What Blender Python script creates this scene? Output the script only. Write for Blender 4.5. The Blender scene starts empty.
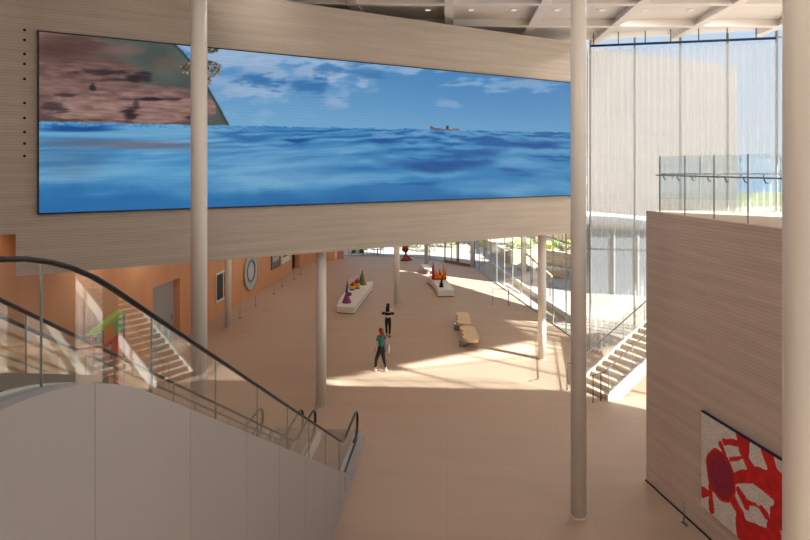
import bpy, math, random
from mathutils import Vector, noise
from math import sin, cos, pi, radians as R
random.seed(7)
scene = bpy.context.scene
col = scene.collection
F, HY, HC = 610.0, 166.0, 8.0          # focal length in pixels, horizon row, eye height above the ground floor

def fl(px, py, z=0.0):
    Y = F * (HC - z) / (py - HY)
    return ((px - 405) / F * Y, Y, z)
def at(px, Y, z=0.0):
    return ((px - 405) / F * Y, Y, z)

# ------------------------------------------------------------------ materials
def new_mat(name):
    m = bpy.data.materials.new(name); m.use_nodes = True
    nt = m.node_tree; nt.nodes.clear()
    out = nt.nodes.new('ShaderNodeOutputMaterial')
    return m, nt, out
def N(nt, t, **kw):
    n = nt.nodes.new(t)
    for k, v in kw.items(): setattr(n, k, v)
    return n
def lin(c):
    return tuple(((x / 255) / 12.92 if x / 255 <= .04045 else (((x / 255) + .055) / 1.055) ** 2.4) for x in c[:3]) + (1,)

def plain(name, rgb, rough=.6, metal=0., var=.06, scale=6., spec=.4, bump=0.):
    m, nt, out = new_mat(name)
    b = N(nt, 'ShaderNodeBsdfPrincipled'); nt.links.new(b.outputs[0], out.inputs[0])
    b.inputs['Roughness'].default_value = rough; b.inputs['Metallic'].default_value = metal
    b.inputs['Specular IOR Level'].default_value = spec
    tc = N(nt, 'ShaderNodeTexCoord'); no = N(nt, 'ShaderNodeTexNoise'); no.inputs['Scale'].default_value = scale
    no.inputs['Detail'].default_value = 4
    nt.links.new(tc.outputs['Object'], no.inputs['Vector'])
    mx = N(nt, 'ShaderNodeMix', data_type='RGBA')
    c = lin(rgb)
    mx.inputs[6].default_value = tuple(x * (1 - var) for x in c[:3]) + (1,)
    mx.inputs[7].default_value = tuple(min(1, x * (1 + var)) for x in c[:3]) + (1,)
    nt.links.new(no.outputs['Fac'], mx.inputs[0]); nt.links.new(mx.outputs[2], b.inputs['Base Color'])
    if bump:
        bp = N(nt, 'ShaderNodeBump'); bp.inputs['Strength'].default_value = bump; bp.inputs['Distance'].default_value = .02
        nt.links.new(no.outputs['Fac'], bp.inputs['Height']); nt.links.new(bp.outputs[0], b.inputs['Normal'])
    return m

def coursed(name, rgb, udir, rowh=.075, width=.9, mortar=.012, dark=.72, var=.10, bump=.5, rough=.8):
    """long thin brick courses on a vertical wall that runs along udir"""
    m, nt, out = new_mat(name)
    b = N(nt, 'ShaderNodeBsdfPrincipled'); nt.links.new(b.outputs[0], out.inputs[0])
    b.inputs['Roughness'].default_value = rough; b.inputs['Specular IOR Level'].default_value = .25
    g = N(nt, 'ShaderNodeNewGeometry')
    d = N(nt, 'ShaderNodeVectorMath', operation='DOT_PRODUCT'); d.inputs[1].default_value = (udir[0], udir[1], 0)
    s = N(nt, 'ShaderNodeSeparateXYZ'); c = N(nt, 'ShaderNodeCombineXYZ')
    nt.links.new(g.outputs['Position'], d.inputs[0]); nt.links.new(g.outputs['Position'], s.inputs[0])
    nt.links.new(d.outputs['Value'], c.inputs[0]); nt.links.new(s.outputs[2], c.inputs[1])
    br = N(nt, 'ShaderNodeTexBrick'); br.inputs['Scale'].default_value = 1
    br.inputs['Brick Width'].default_value = width; br.inputs['Row Height'].default_value = rowh
    br.inputs['Mortar Size'].default_value = mortar; br.inputs['Mortar Smooth'].default_value = .4
    br.inputs['Bias'].default_value = 0
    cc = lin(rgb)
    br.inputs['Color1'].default_value = tuple(x * (1 - var) for x in cc[:3]) + (1,)
    br.inputs['Color2'].default_value = tuple(min(1, x * (1 + var)) for x in cc[:3]) + (1,)
    br.inputs['Mortar'].default_value = tuple(x * dark for x in cc[:3]) + (1,)
    nt.links.new(c.outputs[0], br.inputs['Vector'])
    no = N(nt, 'ShaderNodeTexNoise'); no.inputs['Scale'].default_value = 1.0; no.inputs['Detail'].default_value = 5
    mp = N(nt, 'ShaderNodeMapping'); mp.inputs['Scale'].default_value = (.35, 6, 1)
    nt.links.new(c.outputs[0], mp.inputs[0]); nt.links.new(mp.outputs[0], no.inputs['Vector'])
    mr = N(nt, 'ShaderNodeMapRange'); mr.inputs['From Min'].default_value = .3; mr.inputs['From Max'].default_value = .7
    mr.inputs['To Min'].default_value = .90; mr.inputs['To Max'].default_value = 1.08
    nt.links.new(no.outputs['Fac'], mr.inputs[0])
    vm = N(nt, 'ShaderNodeVectorMath', operation='SCALE')
    nt.links.new(br.outputs['Color'], vm.inputs[0]); nt.links.new(mr.outputs[0], vm.inputs['Scale'])
    nt.links.new(vm.outputs[0], b.inputs['Base Color'])
    bp = N(nt, 'ShaderNodeBump', invert=True); bp.inputs['Strength'].default_value = bump; bp.inputs['Distance'].default_value = .01
    nt.links.new(br.outputs['Fac'], bp.inputs['Height']); nt.links.new(bp.outputs[0], b.inputs['Normal'])
    return m

def tiled(name, rgb, ang, w, h, mortar=.012, dark=.8, var=.05, rough=.35, spec=.4, streak=.06):
    m, nt, out = new_mat(name)
    b = N(nt, 'ShaderNodeBsdfPrincipled'); nt.links.new(b.outputs[0], out.inputs[0])
    b.inputs['Roughness'].default_value = rough; b.inputs['Specular IOR Level'].default_value = spec
    g = N(nt, 'ShaderNodeNewGeometry'); mp = N(nt, 'ShaderNodeMapping'); mp.inputs['Rotation'].default_value = (0, 0, ang)
    nt.links.new(g.outputs['Position'], mp.inputs[0])
    br = N(nt, 'ShaderNodeTexBrick', offset=0.0); br.inputs['Scale'].default_value = 1
    br.inputs['Brick Width'].default_value = w; br.inputs['Row Height'].default_value = h
    br.inputs['Mortar Size'].default_value = mortar; br.inputs['Mortar Smooth'].default_value = .2
    cc = lin(rgb)
    br.inputs['Color1'].default_value = tuple(x * (1 - var) for x in cc[:3]) + (1,)
    br.inputs['Color2'].default_value = tuple(min(1, x * (1 + var)) for x in cc[:3]) + (1,)
    br.inputs['Mortar'].default_value = tuple(x * dark for x in cc[:3]) + (1,)
    nt.links.new(mp.outputs[0], br.inputs['Vector'])
    no = N(nt, 'ShaderNodeTexNoise'); no.inputs['Scale'].default_value = .5; no.inputs['Detail'].default_value = 6
    m2 = N(nt, 'ShaderNodeMapping'); m2.inputs['Scale'].default_value = (.5, 3, 1)
    nt.links.new(mp.outputs[0], m2.inputs[0]); nt.links.new(m2.outputs[0], no.inputs['Vector'])
    mr = N(nt, 'ShaderNodeMapRange'); mr.inputs['From Min'].default_value = .3; mr.inputs['From Max'].default_value = .7
    mr.inputs['To Min'].default_value = 1 - streak; mr.inputs['To Max'].default_value = 1 + streak
    nt.links.new(no.outputs['Fac'], mr.inputs[0])
    vm = N(nt, 'ShaderNodeVectorMath', operation='SCALE')
    nt.links.new(br.outputs['Color'], vm.inputs[0]); nt.links.new(mr.outputs[0], vm.inputs['Scale'])
    nt.links.new(vm.outputs[0], b.inputs['Base Color'])
    return m

def glass(name, tint=(235, 245, 240), refl=.05, power=1.0):
    """thin clear glazing: lets the light through, reflects by angle"""
    m, nt, out = new_mat(name)
    tr = N(nt, 'ShaderNodeBsdfTransparent'); tr.inputs[0].default_value = lin(tint)
    gl = N(nt, 'ShaderNodeBsdfGlossy'); gl.inputs['Roughness'].default_value = .0; gl.inputs[0].default_value = (1, 1, 1, 1)
    fc = N(nt, 'ShaderNodeLayerWeight'); fc.inputs[0].default_value = .5; fr = N(nt, 'ShaderNodeMath', operation='POWER'); fr.inputs[1].default_value = 4.0; nt.links.new(fc.outputs['Facing'], fr.inputs[0])
    ad = N(nt, 'ShaderNodeMath', operation='MULTIPLY_ADD'); ad.inputs[1].default_value = power; ad.inputs[2].default_value = refl
    ad.use_clamp = True
    mx = N(nt, 'ShaderNodeMixShader')
    nt.links.new(fr.outputs[0], ad.inputs[0]); nt.links.new(ad.outputs[0], mx.inputs[0])
    nt.links.new(tr.outputs[0], mx.inputs[1]); nt.links.new(gl.outputs[0], mx.inputs[2]); nt.links.new(mx.outputs[0], out.inputs[0])
    return m

def sheer(name, see=.7):
    m, nt, out = new_mat(name)
    tr = N(nt, 'ShaderNodeBsdfTransparent'); df = N(nt, 'ShaderNodeBsdfDiffuse'); tl = N(nt, 'ShaderNodeBsdfTranslucent')
    df.inputs[0].default_value = (.85, .84, .82, 1); tl.inputs[0].default_value = (.85, .84, .82, 1)
    a = N(nt, 'ShaderNodeMixShader'); a.inputs[0].default_value = .6
    lw = N(nt, 'ShaderNodeLayerWeight'); lw.inputs[0].default_value = .35
    mr = N(nt, 'ShaderNodeMapRange'); mr.inputs['From Min'].default_value = 0; mr.inputs['From Max'].default_value = 1
    mr.inputs['To Min'].default_value = 1 - see; mr.inputs['To Max'].default_value = 1 - see * .75
    b = N(nt, 'ShaderNodeMixShader')
    nt.links.new(lw.outputs['Facing'], mr.inputs[0]); nt.links.new(mr.outputs[0], b.inputs[0])
    nt.links.new(df.outputs[0], a.inputs[1]); nt.links.new(tl.outputs[0], a.inputs[2])
    nt.links.new(tr.outputs[0], b.inputs[1]); nt.links.new(a.outputs[0], b.inputs[2]); nt.links.new(b.outputs[0], out.inputs[0])
    return m

def emissive(name, rgb, strength):
    m, nt, out = new_mat(name)
    e = N(nt, 'ShaderNodeEmission'); e.inputs[0].default_value = lin(rgb); e.inputs[1].default_value = strength
    nt.links.new(e.outputs[0], out.inputs[0])
    return m

def painted(name, screen=False, rough=.6, gain=1.0):
    """pigment or picture stored on the surface itself"""
    m, nt, out = new_mat(name)
    at_ = N(nt, 'ShaderNodeAttribute'); at_.attribute_name = 'pigment'
    b = N(nt, 'ShaderNodeBsdfPrincipled'); b.inputs['Roughness'].default_value = rough
    if screen:
        b.inputs['Base Color'].default_value = (.02, .02, .02, 1)
        b.inputs['Specular IOR Level'].default_value = .15
        g = N(nt, 'ShaderNodeNewGeometry'); s = N(nt, 'ShaderNodeSeparateXYZ'); nt.links.new(g.outputs['Position'], s.inputs[0])
        w = N(nt, 'ShaderNodeMath', operation='PINGPONG'); w.inputs[1].default_value = .05
        nt.links.new(s.outputs[2], w.inputs[0])
        mr = N(nt, 'ShaderNodeMapRange'); mr.inputs['From Max'].default_value = .05
        mr.inputs['To Min'].default_value = .95; mr.inputs['To Max'].default_value = 1.02
        nt.links.new(w.outputs[0], mr.inputs[0])
        vm = N(nt, 'ShaderNodeVectorMath', operation='SCALE'); nt.links.new(at_.outputs['Color'], vm.inputs[0]); nt.links.new(mr.outputs[0], vm.inputs['Scale'])
        nt.links.new(vm.outputs[0], b.inputs['Emission Color']); b.inputs['Emission Strength'].default_value = gain
    else:
        nt.links.new(at_.outputs['Color'], b.inputs['Base Color'])
    nt.links.new(b.outputs[0], out.inputs[0])
    return m

WD = (.859, .511)                      # run of the screen wall
NW = (.511, -.859)                     # its outward side
BD = (.165, -.986)                     # run of the gallery block's long side
M = dict(
    wall=coursed('pale_brick', (203, 191, 176), WD, .075, 2.6, .010, .86, .03, .25),
    block=coursed('pale_brick_block', (214, 194, 178), BD, .075, 2.4, .010, .85, .035, .25),
    wing=coursed('pale_brick_wing', (140, 135, 131), (1, 0), .30, 1.8, .02, .86, .04),
    orange=tiled('terracotta_panel', (222, 160, 116), 0, 60, 60, .0, .9, .03, .45, .3, .07),
    floor=tiled('stone_floor', (191, 166, 145), R(4), 3.3, 3.3, .010, .90, .012, .6, .25, .04),
    paving=tiled('paving', (176, 167, 160), R(4), 2.2, 2.2, .02, .85, .02, .7, .3, .04),
    ceil=plain('ceiling_panel', (232, 226, 220), .8, var=.02),
    beam=plain('painted_beam', (238, 232, 226), .5, var=.01),
    column=plain('column_paint', (230, 224, 214), .35, var=.01, spec=.5),
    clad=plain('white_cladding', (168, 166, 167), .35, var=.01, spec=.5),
    deck=plain('deck_white', (226, 224, 220), .4, 0, .02),
    rubber=plain('black_rubber', (14, 13, 13), .3, spec=.5),
    steel=plain('dark_steel', (70, 66, 62), .4, .6),
    chrome=plain('satin_steel', (170, 165, 160), .25, .9),
    frame=plain('bronze_frame', (158, 162, 156), .45, .1),
    glass=glass('balustrade_glass', (250, 252, 251), .05, .6),
    edge=plain('glass_edge', (140, 150, 146), .2, spec=.6),
    pane=glass('window_glass', (250, 252, 251), .008, .4),
    sheer=sheer('sheer_fabric', .64),
    sheer2=sheer('sheer_fabric_thick', .62),
    white=plain('white_paint', (232, 228, 222), .5, var=.02),
    wood=plain('light_wood', (222, 190, 148), .5, var=.10, scale=3),
    tread=plain('stair_stone', (222, 206, 190), .6, var=.03),
    dark=plain('dark_void', (26, 22, 24), .7),
    black=plain('black_paint', (18, 18, 20), .5),
    leaf=plain('leaf', (140, 166, 84), .7, var=.35, scale=3),
    leafd=plain('leaf_olive', (146, 150, 112), .7, var=.35, scale=3),
    leafy=plain('leaf_yellow', (200, 204, 110), .7, var=.3, scale=3),
    bark=plain('bark', (110, 88, 70), .9, var=.25, bump=.6),
    soil=plain('garden_soil', (188, 168, 140), .95, var=.25, scale=1.2, bump=.8),
    rock=plain('pale_rock', (216, 202, 180), .9, var=.2, scale=2, bump=.8),
    stonew=coursed('garden_stone', (200, 184, 160), (1, 0), .2, .6, .02, .7, .18),
    skin=plain('skin', (214, 160, 132), .5, var=.03), 
    rust=plain('rust_red', (150, 62, 34), .6, var=.25, scale=5),
    glassdk=plain('dark_glazing', (128, 138, 146), .15, .3, spec=.6),
    far=plain('far_hill', (120, 132, 148), 1, var=.08, scale=.01),
    sea=plain('sea_water', (96, 132, 170), .25, var=.05, scale=.02),
    land=plain('far_scrub', (140, 142, 96), 1, var=.3, scale=.05),
)
def cm(name, rgb, **k):
    if name not in M: M[name] = plain(name, rgb, **k)
    return M[name]

# ------------------------------------------------------------------ mesh builder
class MB:
    def __init__(s): s.v = []; s.f = []; s.sm = []
    def add(s, vs, fs, smooth=False):
        o = len(s.v); s.v += [tuple(p) for p in vs]; s.f += [tuple(i + o for i in f) for f in fs]; s.sm += [smooth] * len(fs); return s
    def prism(s, poly, z0, z1):
        n = len(poly); z0s = z0 if isinstance(z0, (list, tuple)) else [z0] * n; z1s = z1 if isinstance(z1, (list, tuple)) else [z1] * n
        a = sum(poly[i][0] * poly[(i + 1) % n][1] - poly[(i + 1) % n][0] * poly[i][1] for i in range(n))
        if a < 0: poly = poly[::-1]; z0s = z0s[::-1]; z1s = z1s[::-1]
        vs = [(p[0], p[1], z0s[i]) for i, p in enumerate(poly)] + [(p[0], p[1], z1s[i]) for i, p in enumerate(poly)]
        fs = [tuple(range(n))[::-1], tuple(range(n, 2 * n))] + [(i, (i + 1) % n, n + (i + 1) % n, n + i) for i in range(n)]
        return s.add(vs, fs)
    def box(s, x0, x1, y0, y1, z0, z1):
        return s.prism([(x0, y0), (x1, y0), (x1, y1), (x0, y1)], z0, z1)
    def hexa(s, p):        # 8 points: 4 bottom, 4 top
        return s.add(p, [(3, 2, 1, 0), (4, 5, 6, 7), (0, 1, 5, 4), (1, 2, 6, 5), (2, 3, 7, 6), (3, 0, 4, 7)])
    def slab(s, a, b, w, z0, z1, off=0):
        """upright strip from plan point a to b, thickness w"""
        d = Vector((b[0] - a[0], b[1] - a[1])); d.normalize(); n = Vector((-d.y, d.x))
        q = [(a[0] + n.x * (off - w / 2), a[1] + n.y * (off - w / 2)), (b[0] + n.x * (off - w / 2), b[1] + n.y * (off - w / 2)),
             (b[0] + n.x * (off + w / 2), b[1] + n.y * (off + w / 2)), (a[0] + n.x * (off + w / 2), a[1] + n.y * (off + w / 2))]
        return s.prism(q, z0, z1)
    def tube(s, pts, r, n=8, rb=None, caps=True, up=(0, 0, 1)):
        pts = [Vector(p) for p in pts]; k = len(pts); o = len(s.v); vs = []
        rr = r if isinstance(r, (list, tuple)) else [r] * k
        for i, p in enumerate(pts):
            t = (pts[min(i + 1, k - 1)] - pts[max(i - 1, 0)]).normalized()
            u = Vector(up)
            if abs(t.dot(u)) > .95: u = Vector((1, 0, 0)) if abs(t.x) < .9 else Vector((0, 1, 0))
            a = t.cross(u).normalized(); b = a.cross(t).normalized()
            for j in range(n):
                g = 2 * pi * j / n
                vs.append(p + a * cos(g) * rr[i] + b * sin(g) * (rr[i] if rb is None else rb))
        fs = [(i * n + j, i * n + (j + 1) % n, (i + 1) * n + (j + 1) % n, (i + 1) * n + j) for i in range(k - 1) for j in range(n)]
        s.add(vs, fs, True)
        if caps: s.add([], []); s.f += [tuple(o + j for j in range(n))[::-1], tuple(o + (k - 1) * n + j for j in range(n))]; s.sm += [False, False]
        return s
    def lathe(s, prof, c=(0, 0, 0), n=24):
        k = len(prof); vs = [(c[0] + r * cos(2 * pi * j / n), c[1] + r * sin(2 * pi * j / n), c[2] + z) for r, z in prof for j in range(n)]
        fs = [(i * n + j, i * n + (j + 1) % n, (i + 1) * n + (j + 1) % n, (i + 1) * n + j) for i in range(k - 1) for j in range(n)]
        o = len(s.v); s.add(vs, fs, True)
        s.f += [tuple(o + j for j in range(n))[::-1], tuple(o + (k - 1) * n + j for j in range(n))]; s.sm += [False, False]
        return s
    def ball(s, c, r, n=12, m=8, wob=0, seed=0):
        r = r if isinstance(r, (tuple, list)) else (r, r, r); vs = [(c[0], c[1], c[2] - r[2])]
        for i in range(1, m):
            t = -pi / 2 + pi * i / m
            for j in range(n):
                g = 2 * pi * j / n; d = Vector((cos(t) * cos(g), cos(t) * sin(g), sin(t)))
                k = 1 + (wob * noise.noise(d * 1.7 + Vector((seed, seed * 2, 0))) if wob else 0)
                vs.append((c[0] + d.x * r[0] * k, c[1] + d.y * r[1] * k, c[2] + d.z * r[2] * k))
        vs.append((c[0], c[1], c[2] + r[2])); L = len(vs) - 1
        fs = [(0, 1 + (j + 1) % n, 1 + j) for j in range(n)]
        fs += [(1 + i * n + j, 1 + i * n + (j + 1) % n, 1 + (i + 1) * n + (j + 1) % n, 1 + (i + 1) * n + j) for i in range(m - 2) for j in range(n)]
        fs += [(L, 1 + (m - 2) * n + j, 1 + (m - 2) * n + (j + 1) % n) for j in range(n)]
        return s.add(vs, fs, True)
    def build(s, name, mat, parent=None, at_=None):
        me = bpy.data.meshes.new(name); o = bpy.data.objects.new(name, me); col.objects.link(o)
        org = Vector((0, 0, 0))
        if parent is not None:
            o.parent = parent; pp = parent
            while pp is not None: org += pp.location; pp = pp.parent
        if at_ is not None: o.location = Vector(at_) - org; org = Vector(at_)
        me.from_pydata([tuple(Vector(v) - org) for v in s.v], [], s.f); me.update()
        me.polygons.foreach_set('use_smooth', s.sm)
        me.materials.append(M[mat] if isinstance(mat, str) else mat)
        return o
def tag(o, label=None, cat=None, group=None, kind=None):
    if label: o['label'] = label
    if cat: o['category'] = cat
    if group: o['group'] = group
    if kind: o['kind'] = kind
    return o
def empty(name, loc):
    o = bpy.data.objects.new(name, None); o.empty_display_size = .2; col.objects.link(o); o.location = loc; return o
def st(o): o['kind'] = 'structure'; return o
def copy_tree(o, parent=None):
    c = o.copy(); col.objects.link(c)
    if parent is not None: c.parent = parent
    for ch in list(o.children): copy_tree(ch, c)
    return c

# ------------------------------------------------------------------ camera
cam = bpy.data.cameras.new('camera'); co = bpy.data.objects.new('camera', cam); col.objects.link(co)
co.location = (0, 0, HC); co.rotation_euler = (pi / 2, 0, 0)
cam.sensor_width = 36; cam.lens = 36 * F / 810; cam.shift_y = -(270 - HY) / 810; cam.clip_end = 5000; cam.clip_start = .05
scene.camera = co

# ------------------------------------------------------------------ plan of the building
P0 = (-2.72, 19.75)
def wl(t, off=0): return (P0[0] + WD[0] * t + NW[0] * off, P0[1] + WD[1] * t + NW[1] * off)
TOP, SOF = 13.18, 5.2
FAC = [(5.5, 48.3), (6.05, 42.6), (6.6, 38.6), (7.2, 33.5), (7.75, 28.8), (8.2, 27.0)]     # garden glazing
FRONT = [(8.2, 27.0), (15.0, 25.4), (22.0, 23.2)]
REAR = [(5.5, 48.3), (3.2, 51.0), (.6, 53.8), (-5.6, 54.4)]
ROOFEDGE = [(14.7, 9.15), (24.0, 14.6)]
def ox(y): return -9.73 + .103 * (y - 34.1)

floor_poly = [(-20, -6), (14.7, -6), (14.7, 9.15), (24, 14.6), (22, 23.2), (15, 25.4)] + FAC[::-1] + REAR[1:] + [(-9, 56), (-20, 56)]
st(MB().prism(floor_poly, -.3, 0).build('floor', 'floor'))
st(MB().box(-400, 400, -60, 125, -.7, -.31).build('ground_outside', 'paving'))
# outdoor paving level with the floor, up against the glazing
out_poly = [(24, 14.6), (60, 14), (60, 34), (60, 110), (-60, 110), (-60, 56), (-9, 56)] + REAR[::-1][:-1] + FAC + [(15, 25.4), (22, 23.2)]
st(MB().prism(out_poly, -.3, -.02).build('ground_terrace', 'paving'))

# screen wall / upper mass
mass = MB()
mass.prism([wl(-8.34), wl(11.77), (7.9, 27.0), (7.77, 28.8), (7.22, 33.5), (6.62, 38.6), (6.07, 42.6), (5.52, 48.3), (.62, 53.8), (-5.6, 54.4), (-10.5, 54), (ox(30) - 1.2, 30), (-11.9, 19)], SOF, TOP)
w = mass.build('wall_front', 'wall'); st(w)
st(MB().prism([wl(-8.34), (ox(17) - 1, 19), (-22, 30), (-22, 10), wl(-17)], 6.27, TOP).build('wall_front_upper', 'wall'))
for i, py in enumerate((30, 40, 54, 64, 79, 103, 118, 132, 143.6, 156)):
    p = wl(-8.15, .0); Y = p[1]; z = 8 - (py - HY) / F * Y
    m = MB(); m.tube([(p[0] - NW[0] * .03, p[1] - NW[1] * .03, z), (p[0] + NW[0] * .015, p[1] + NW[1] * .015, z)], .035, 10)
    m.build('fixing_bolt', 'dark', w)

# terracotta side wall, with a door recess
ow = MB()
def oslab(m, y0, y1, z0, z1, th=.5):
    m.prism([(ox(y0), y0), (ox(y1), y1), (ox(y1) - th, y1), (ox(y0) - th, y0)], z0, z1)
oslab(ow, 8, 25.66, 0, 7.5); oslab(ow, 28.06, 45.95, 0, SOF); oslab(ow, 25.66, 28.06, 2.87, SOF)
oslab(ow, 48.0, 50.3, 0, SOF); oslab(ow, 45.95, 48.0, 3.3, SOF)
ow.prism([(ox(50.3), 50.3), (-6.0, 52.2), (-6.2, 52.7), (ox(50.3) - .5, 50.8)], 0, SOF)
st(ow.build('wall_left', 'orange'))
d = MB(); oslab(d, 25.7, 28.02, .01, 2.85, .06)
for i in range(len(d.v)): d.v[i] = (d.v[i][0] - .26, d.v[i][1], d.v[i][2])
d1 = st(d.build('door_1', 'clad'))
MB().tube([(ox(27.8) - .2, 27.7, 1.0), (ox(27.8) - .2, 27.7, 1.3)], .02, 6).build('door_handle', 'chrome', d1)
d = MB(); oslab(d, 45.95, 48.0, 0, 3.3, .1)
for i in range(len(d.v)): d.v[i] = (d.v[i][0] - .38, d.v[i][1], d.v[i][2])
st(d.build('door_2', 'dark'))
# terracotta pier by the rear glazing
st(MB().box(-5.85, -5.3, 52.5, 53.2, 0, SOF).build('wall_pier', 'orange'))
st(MB().box(-20, -19.6, -6, 56, 0, TOP + .3).build('wall_far_left', 'orange'))

# right-hand solid end of the hall (out of view)
st(MB().slab((14.9, -6), (14.9, 9.0), .4, 0, 13.82).build('wall_right', 'white'))

st(MB().box(-20, 1, -6.4, -6, 0, 13.82).build('wall_back', 'white'))
# ------------------------------------------------------------------ ceiling
ZB = 13.5
cp = [(-20, -6), (15.1, -6), (14.7, 9.15), (24, 14.6), (22, 23.6), (15.1, 26.0), (8.2, 28.4), (7.2, 30), (-6, 27), (-20, 30)]
ceiling = st(MB().prism(cp, ZB + .3, ZB + .55).build('ceiling', 'ceil'))
def cut(x, y0, y1): return y0, y1
for k in range(-6, 7):
    x0 = 1.46 + 3.27 * k
    def X(y): return x0 + .072 * (y - 20.2)
    ylo, yhi = -5.8, 27.2
    if X(20) > 7.5: yhi = 28.0 - .30 * (X(26) - 8)
    if X(10) > 14: ylo = 9.15 + (X(12) - 14.7) * .6 + .4
    if yhi - ylo < 2: continue
    m = MB(); wdt = .16
    m.prism([(X(ylo) - wdt, ylo), (X(ylo) + wdt, ylo), (X(yhi) + wdt, yhi), (X(yhi) - wdt, yhi)], ZB, ZB + .06)
    m.prism([(X(ylo) - .04, ylo), (X(ylo) + .04, ylo), (X(yhi) + .04, yhi), (X(yhi) - .04, yhi)], ZB + .06, ZB + .31)
    m.build('beam', 'beam', ceiling)
for k in range(-7, 2):
    y = 20.8 + 3.3 * k
    x1 = 14.6 if y < 9.3 else min(21.8, 14.7 + (y - 9.15) * 1.7)
    if y > 23: x1 = 19.5
    m = MB(); m.box(-19.5, x1, y - .13, y + .13, ZB - .012, ZB + .055); m.box(-19.5, x1, y - .035, y + .035, ZB + .055, ZB + .3)
    m.build('cross_beam', 'beam', ceiling)
# downlights in the bays in front of the glazed wall
names = ['first', 'second', 'third', 'fourth', 'fifth', 'sixth', 'seventh', 'eighth', 'ninth', 'tenth']
lens = emissive('lamp_lens', (255, 240, 220), .9); LAMP, LAMP2 = 75, 26
def downlight(x, y, z, label, grp, power, recess=True):
    t = empty('downlight', (x, y, z)); tag(t, label, 'ceiling light', grp)
    MB().lathe([(.13, -.02), (.15, -.02), (.15, .02), (.13, .02)], (x, y, z), 16).build('trim_ring', 'white', t)
    MB().lathe([(.10, -.028), (.10, -.012)], (x, y, z), 16).build('lens', lens, t)
    if power:
        L = bpy.data.lights.new('lamp', 'AREA'); L.shape = 'DISK'; L.size = .2; L.energy = power; L.color = (1, .93, .85)
        lo = bpy.data.objects.new('lamp', L); col.objects.link(lo); lo.parent = t; lo.location = (0, 0, -.035)
for i, px in enumerate((428, 471, 514, 557, 602, 645, 691, 736)):
    downlight((px - 405) / F * 22.6, 22.6, ZB + .295, 'small round recessed downlight, %s from the left in the ceiling row by the glass wall' % names[i], 'downlights in the ceiling bays', LAMP * 1.5 if i in (5, 7) else 0)
for ry, rn in ((17.5, 'middle'), (11, 'next'), (4.5, 'rear')):  # out-of-view rows, added as fill light for the hall
    for i in range(4):
        downlight(-9 + 5.2 * i, ry, ZB + .295, 'added fill lamp, %s from the left in the %s row of the high ceiling' % (names[i], rn), 'downlights in the ceiling bays', LAMP)
downlight(-10.9, 16.3, 6.26, 'added fill lamp in the raised ceiling corner beside the terracotta wall', 'added fill lamps under the brick wall', 14)  # added lamp, brightens the terracotta wall in the notch
for ry, lb in ((21, 'nearest the coloured panel sculpture'), (24.5, 'before the pale door'), (36, 'over the round artwork')):  # unseen lamps added to brighten the terracotta wall
    downlight(ox(ry) + 1.1, ry, SOF - .01, 'added wall-washing fill lamp ' + lb, 'added fill lamps under the brick wall', 22)
for ry in (27.5, 33, 39, 45, 50):  # hidden rows added as fill light below the soffit
    for i in range(3):
        downlight(-7 + 5.6 * i - (.5 if ry > 36 else 0), ry, SOF - .01, 'added fill lamp under the brick wall, %s from the left in the %s row' % (names[i], names[[27.5, 33, 39, 45, 50].index(ry)]), 'added fill lamps under the brick wall', LAMP2)

# ------------------------------------------------------------------ glazing
def polyline_pts(pl, step):
    out = []; acc = 0
    for a, b in zip(pl[:-1], pl[1:]):
        L = math.hypot(b[0] - a[0], b[1] - a[1]); s = -acc if acc else 0
        s = acc
        while s < L: out.append((a[0] + (b[0] - a[0]) * s / L, a[1] + (b[1] - a[1]) * s / L)); s += step
        acc = s - L
    return out
def glazing(name, pl, z1, step, mw=.045, md=.14, rails=(), mat='frame', rail_w=.05):
    gp = MB()
    for a, b in zip(pl[:-1], pl[1:]): gp.slab(a, b, .012, .02, z1)
    root = st(gp.build(name, 'pane'))
    for p in polyline_pts(pl, step):
        MB().box(p[0] - mw / 2, p[0] + mw / 2, p[1] - md / 2, p[1] + md / 2, 0, z1).build('mullion', mat, root)
    for z in rails:
        r = MB()
        for a, b in zip(pl[:-1], pl[1:]): r.slab(a, b, .07, z, z + rail_w)
        r.build('transom', mat, root)
    return root
glazing('window_1', FAC, SOF, 1.75, .032, .12, (0.0, 4.3), rail_w=.05)
glazing('window_2', FRONT, ZB + .1, 1.85, .045, .14, (0.0, 4.3, 13.3), rail_w=.06)
glazing('window_3', REAR, SOF, 2.6, .07, .12, (0.0, 2.6), mat='frame')
glazing('window_5', [(1, -6.1), (14.8, -6.1)], 13.8, 2.3, .06, .14, (0.0, 6.2))
glazing('window_4', ROOFEDGE, ZB + .25, 3.3, .06, .14, (0.0,))
# wooden-framed exit doors in the rear glazing
for i, (px, py) in enumerate(((443, 254), (458, 257))):
    a = REAR[0]; b = REAR[1]
    s0, s1 = .05 + .45 * i, .45 + .45 * i
    pa = (a[0] + (b[0] - a[0]) * s0 - .12, a[1] + (b[1] - a[1]) * s0 - .12); pb = (a[0] + (b[0] - a[0]) * s1 - .12, a[1] + (b[1] - a[1]) * s1 - .12)
    m = MB()
    m.slab(pa, pb, .08, .0, .22); m.slab(pa, pb, .08, 2.5, 2.65)
    for q in (pa, pb): m.box(q[0] - .05, q[0] + .05, q[1] - .05, q[1] + .05, 0, 2.65)
    o = st(m.build('door_%d' % (3 + i), cm('oiled_wood', (150, 104, 78))))
    MB().slab(pa, pb, .02, .22, 2.5).build('door_glass', 'pane', o)

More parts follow.
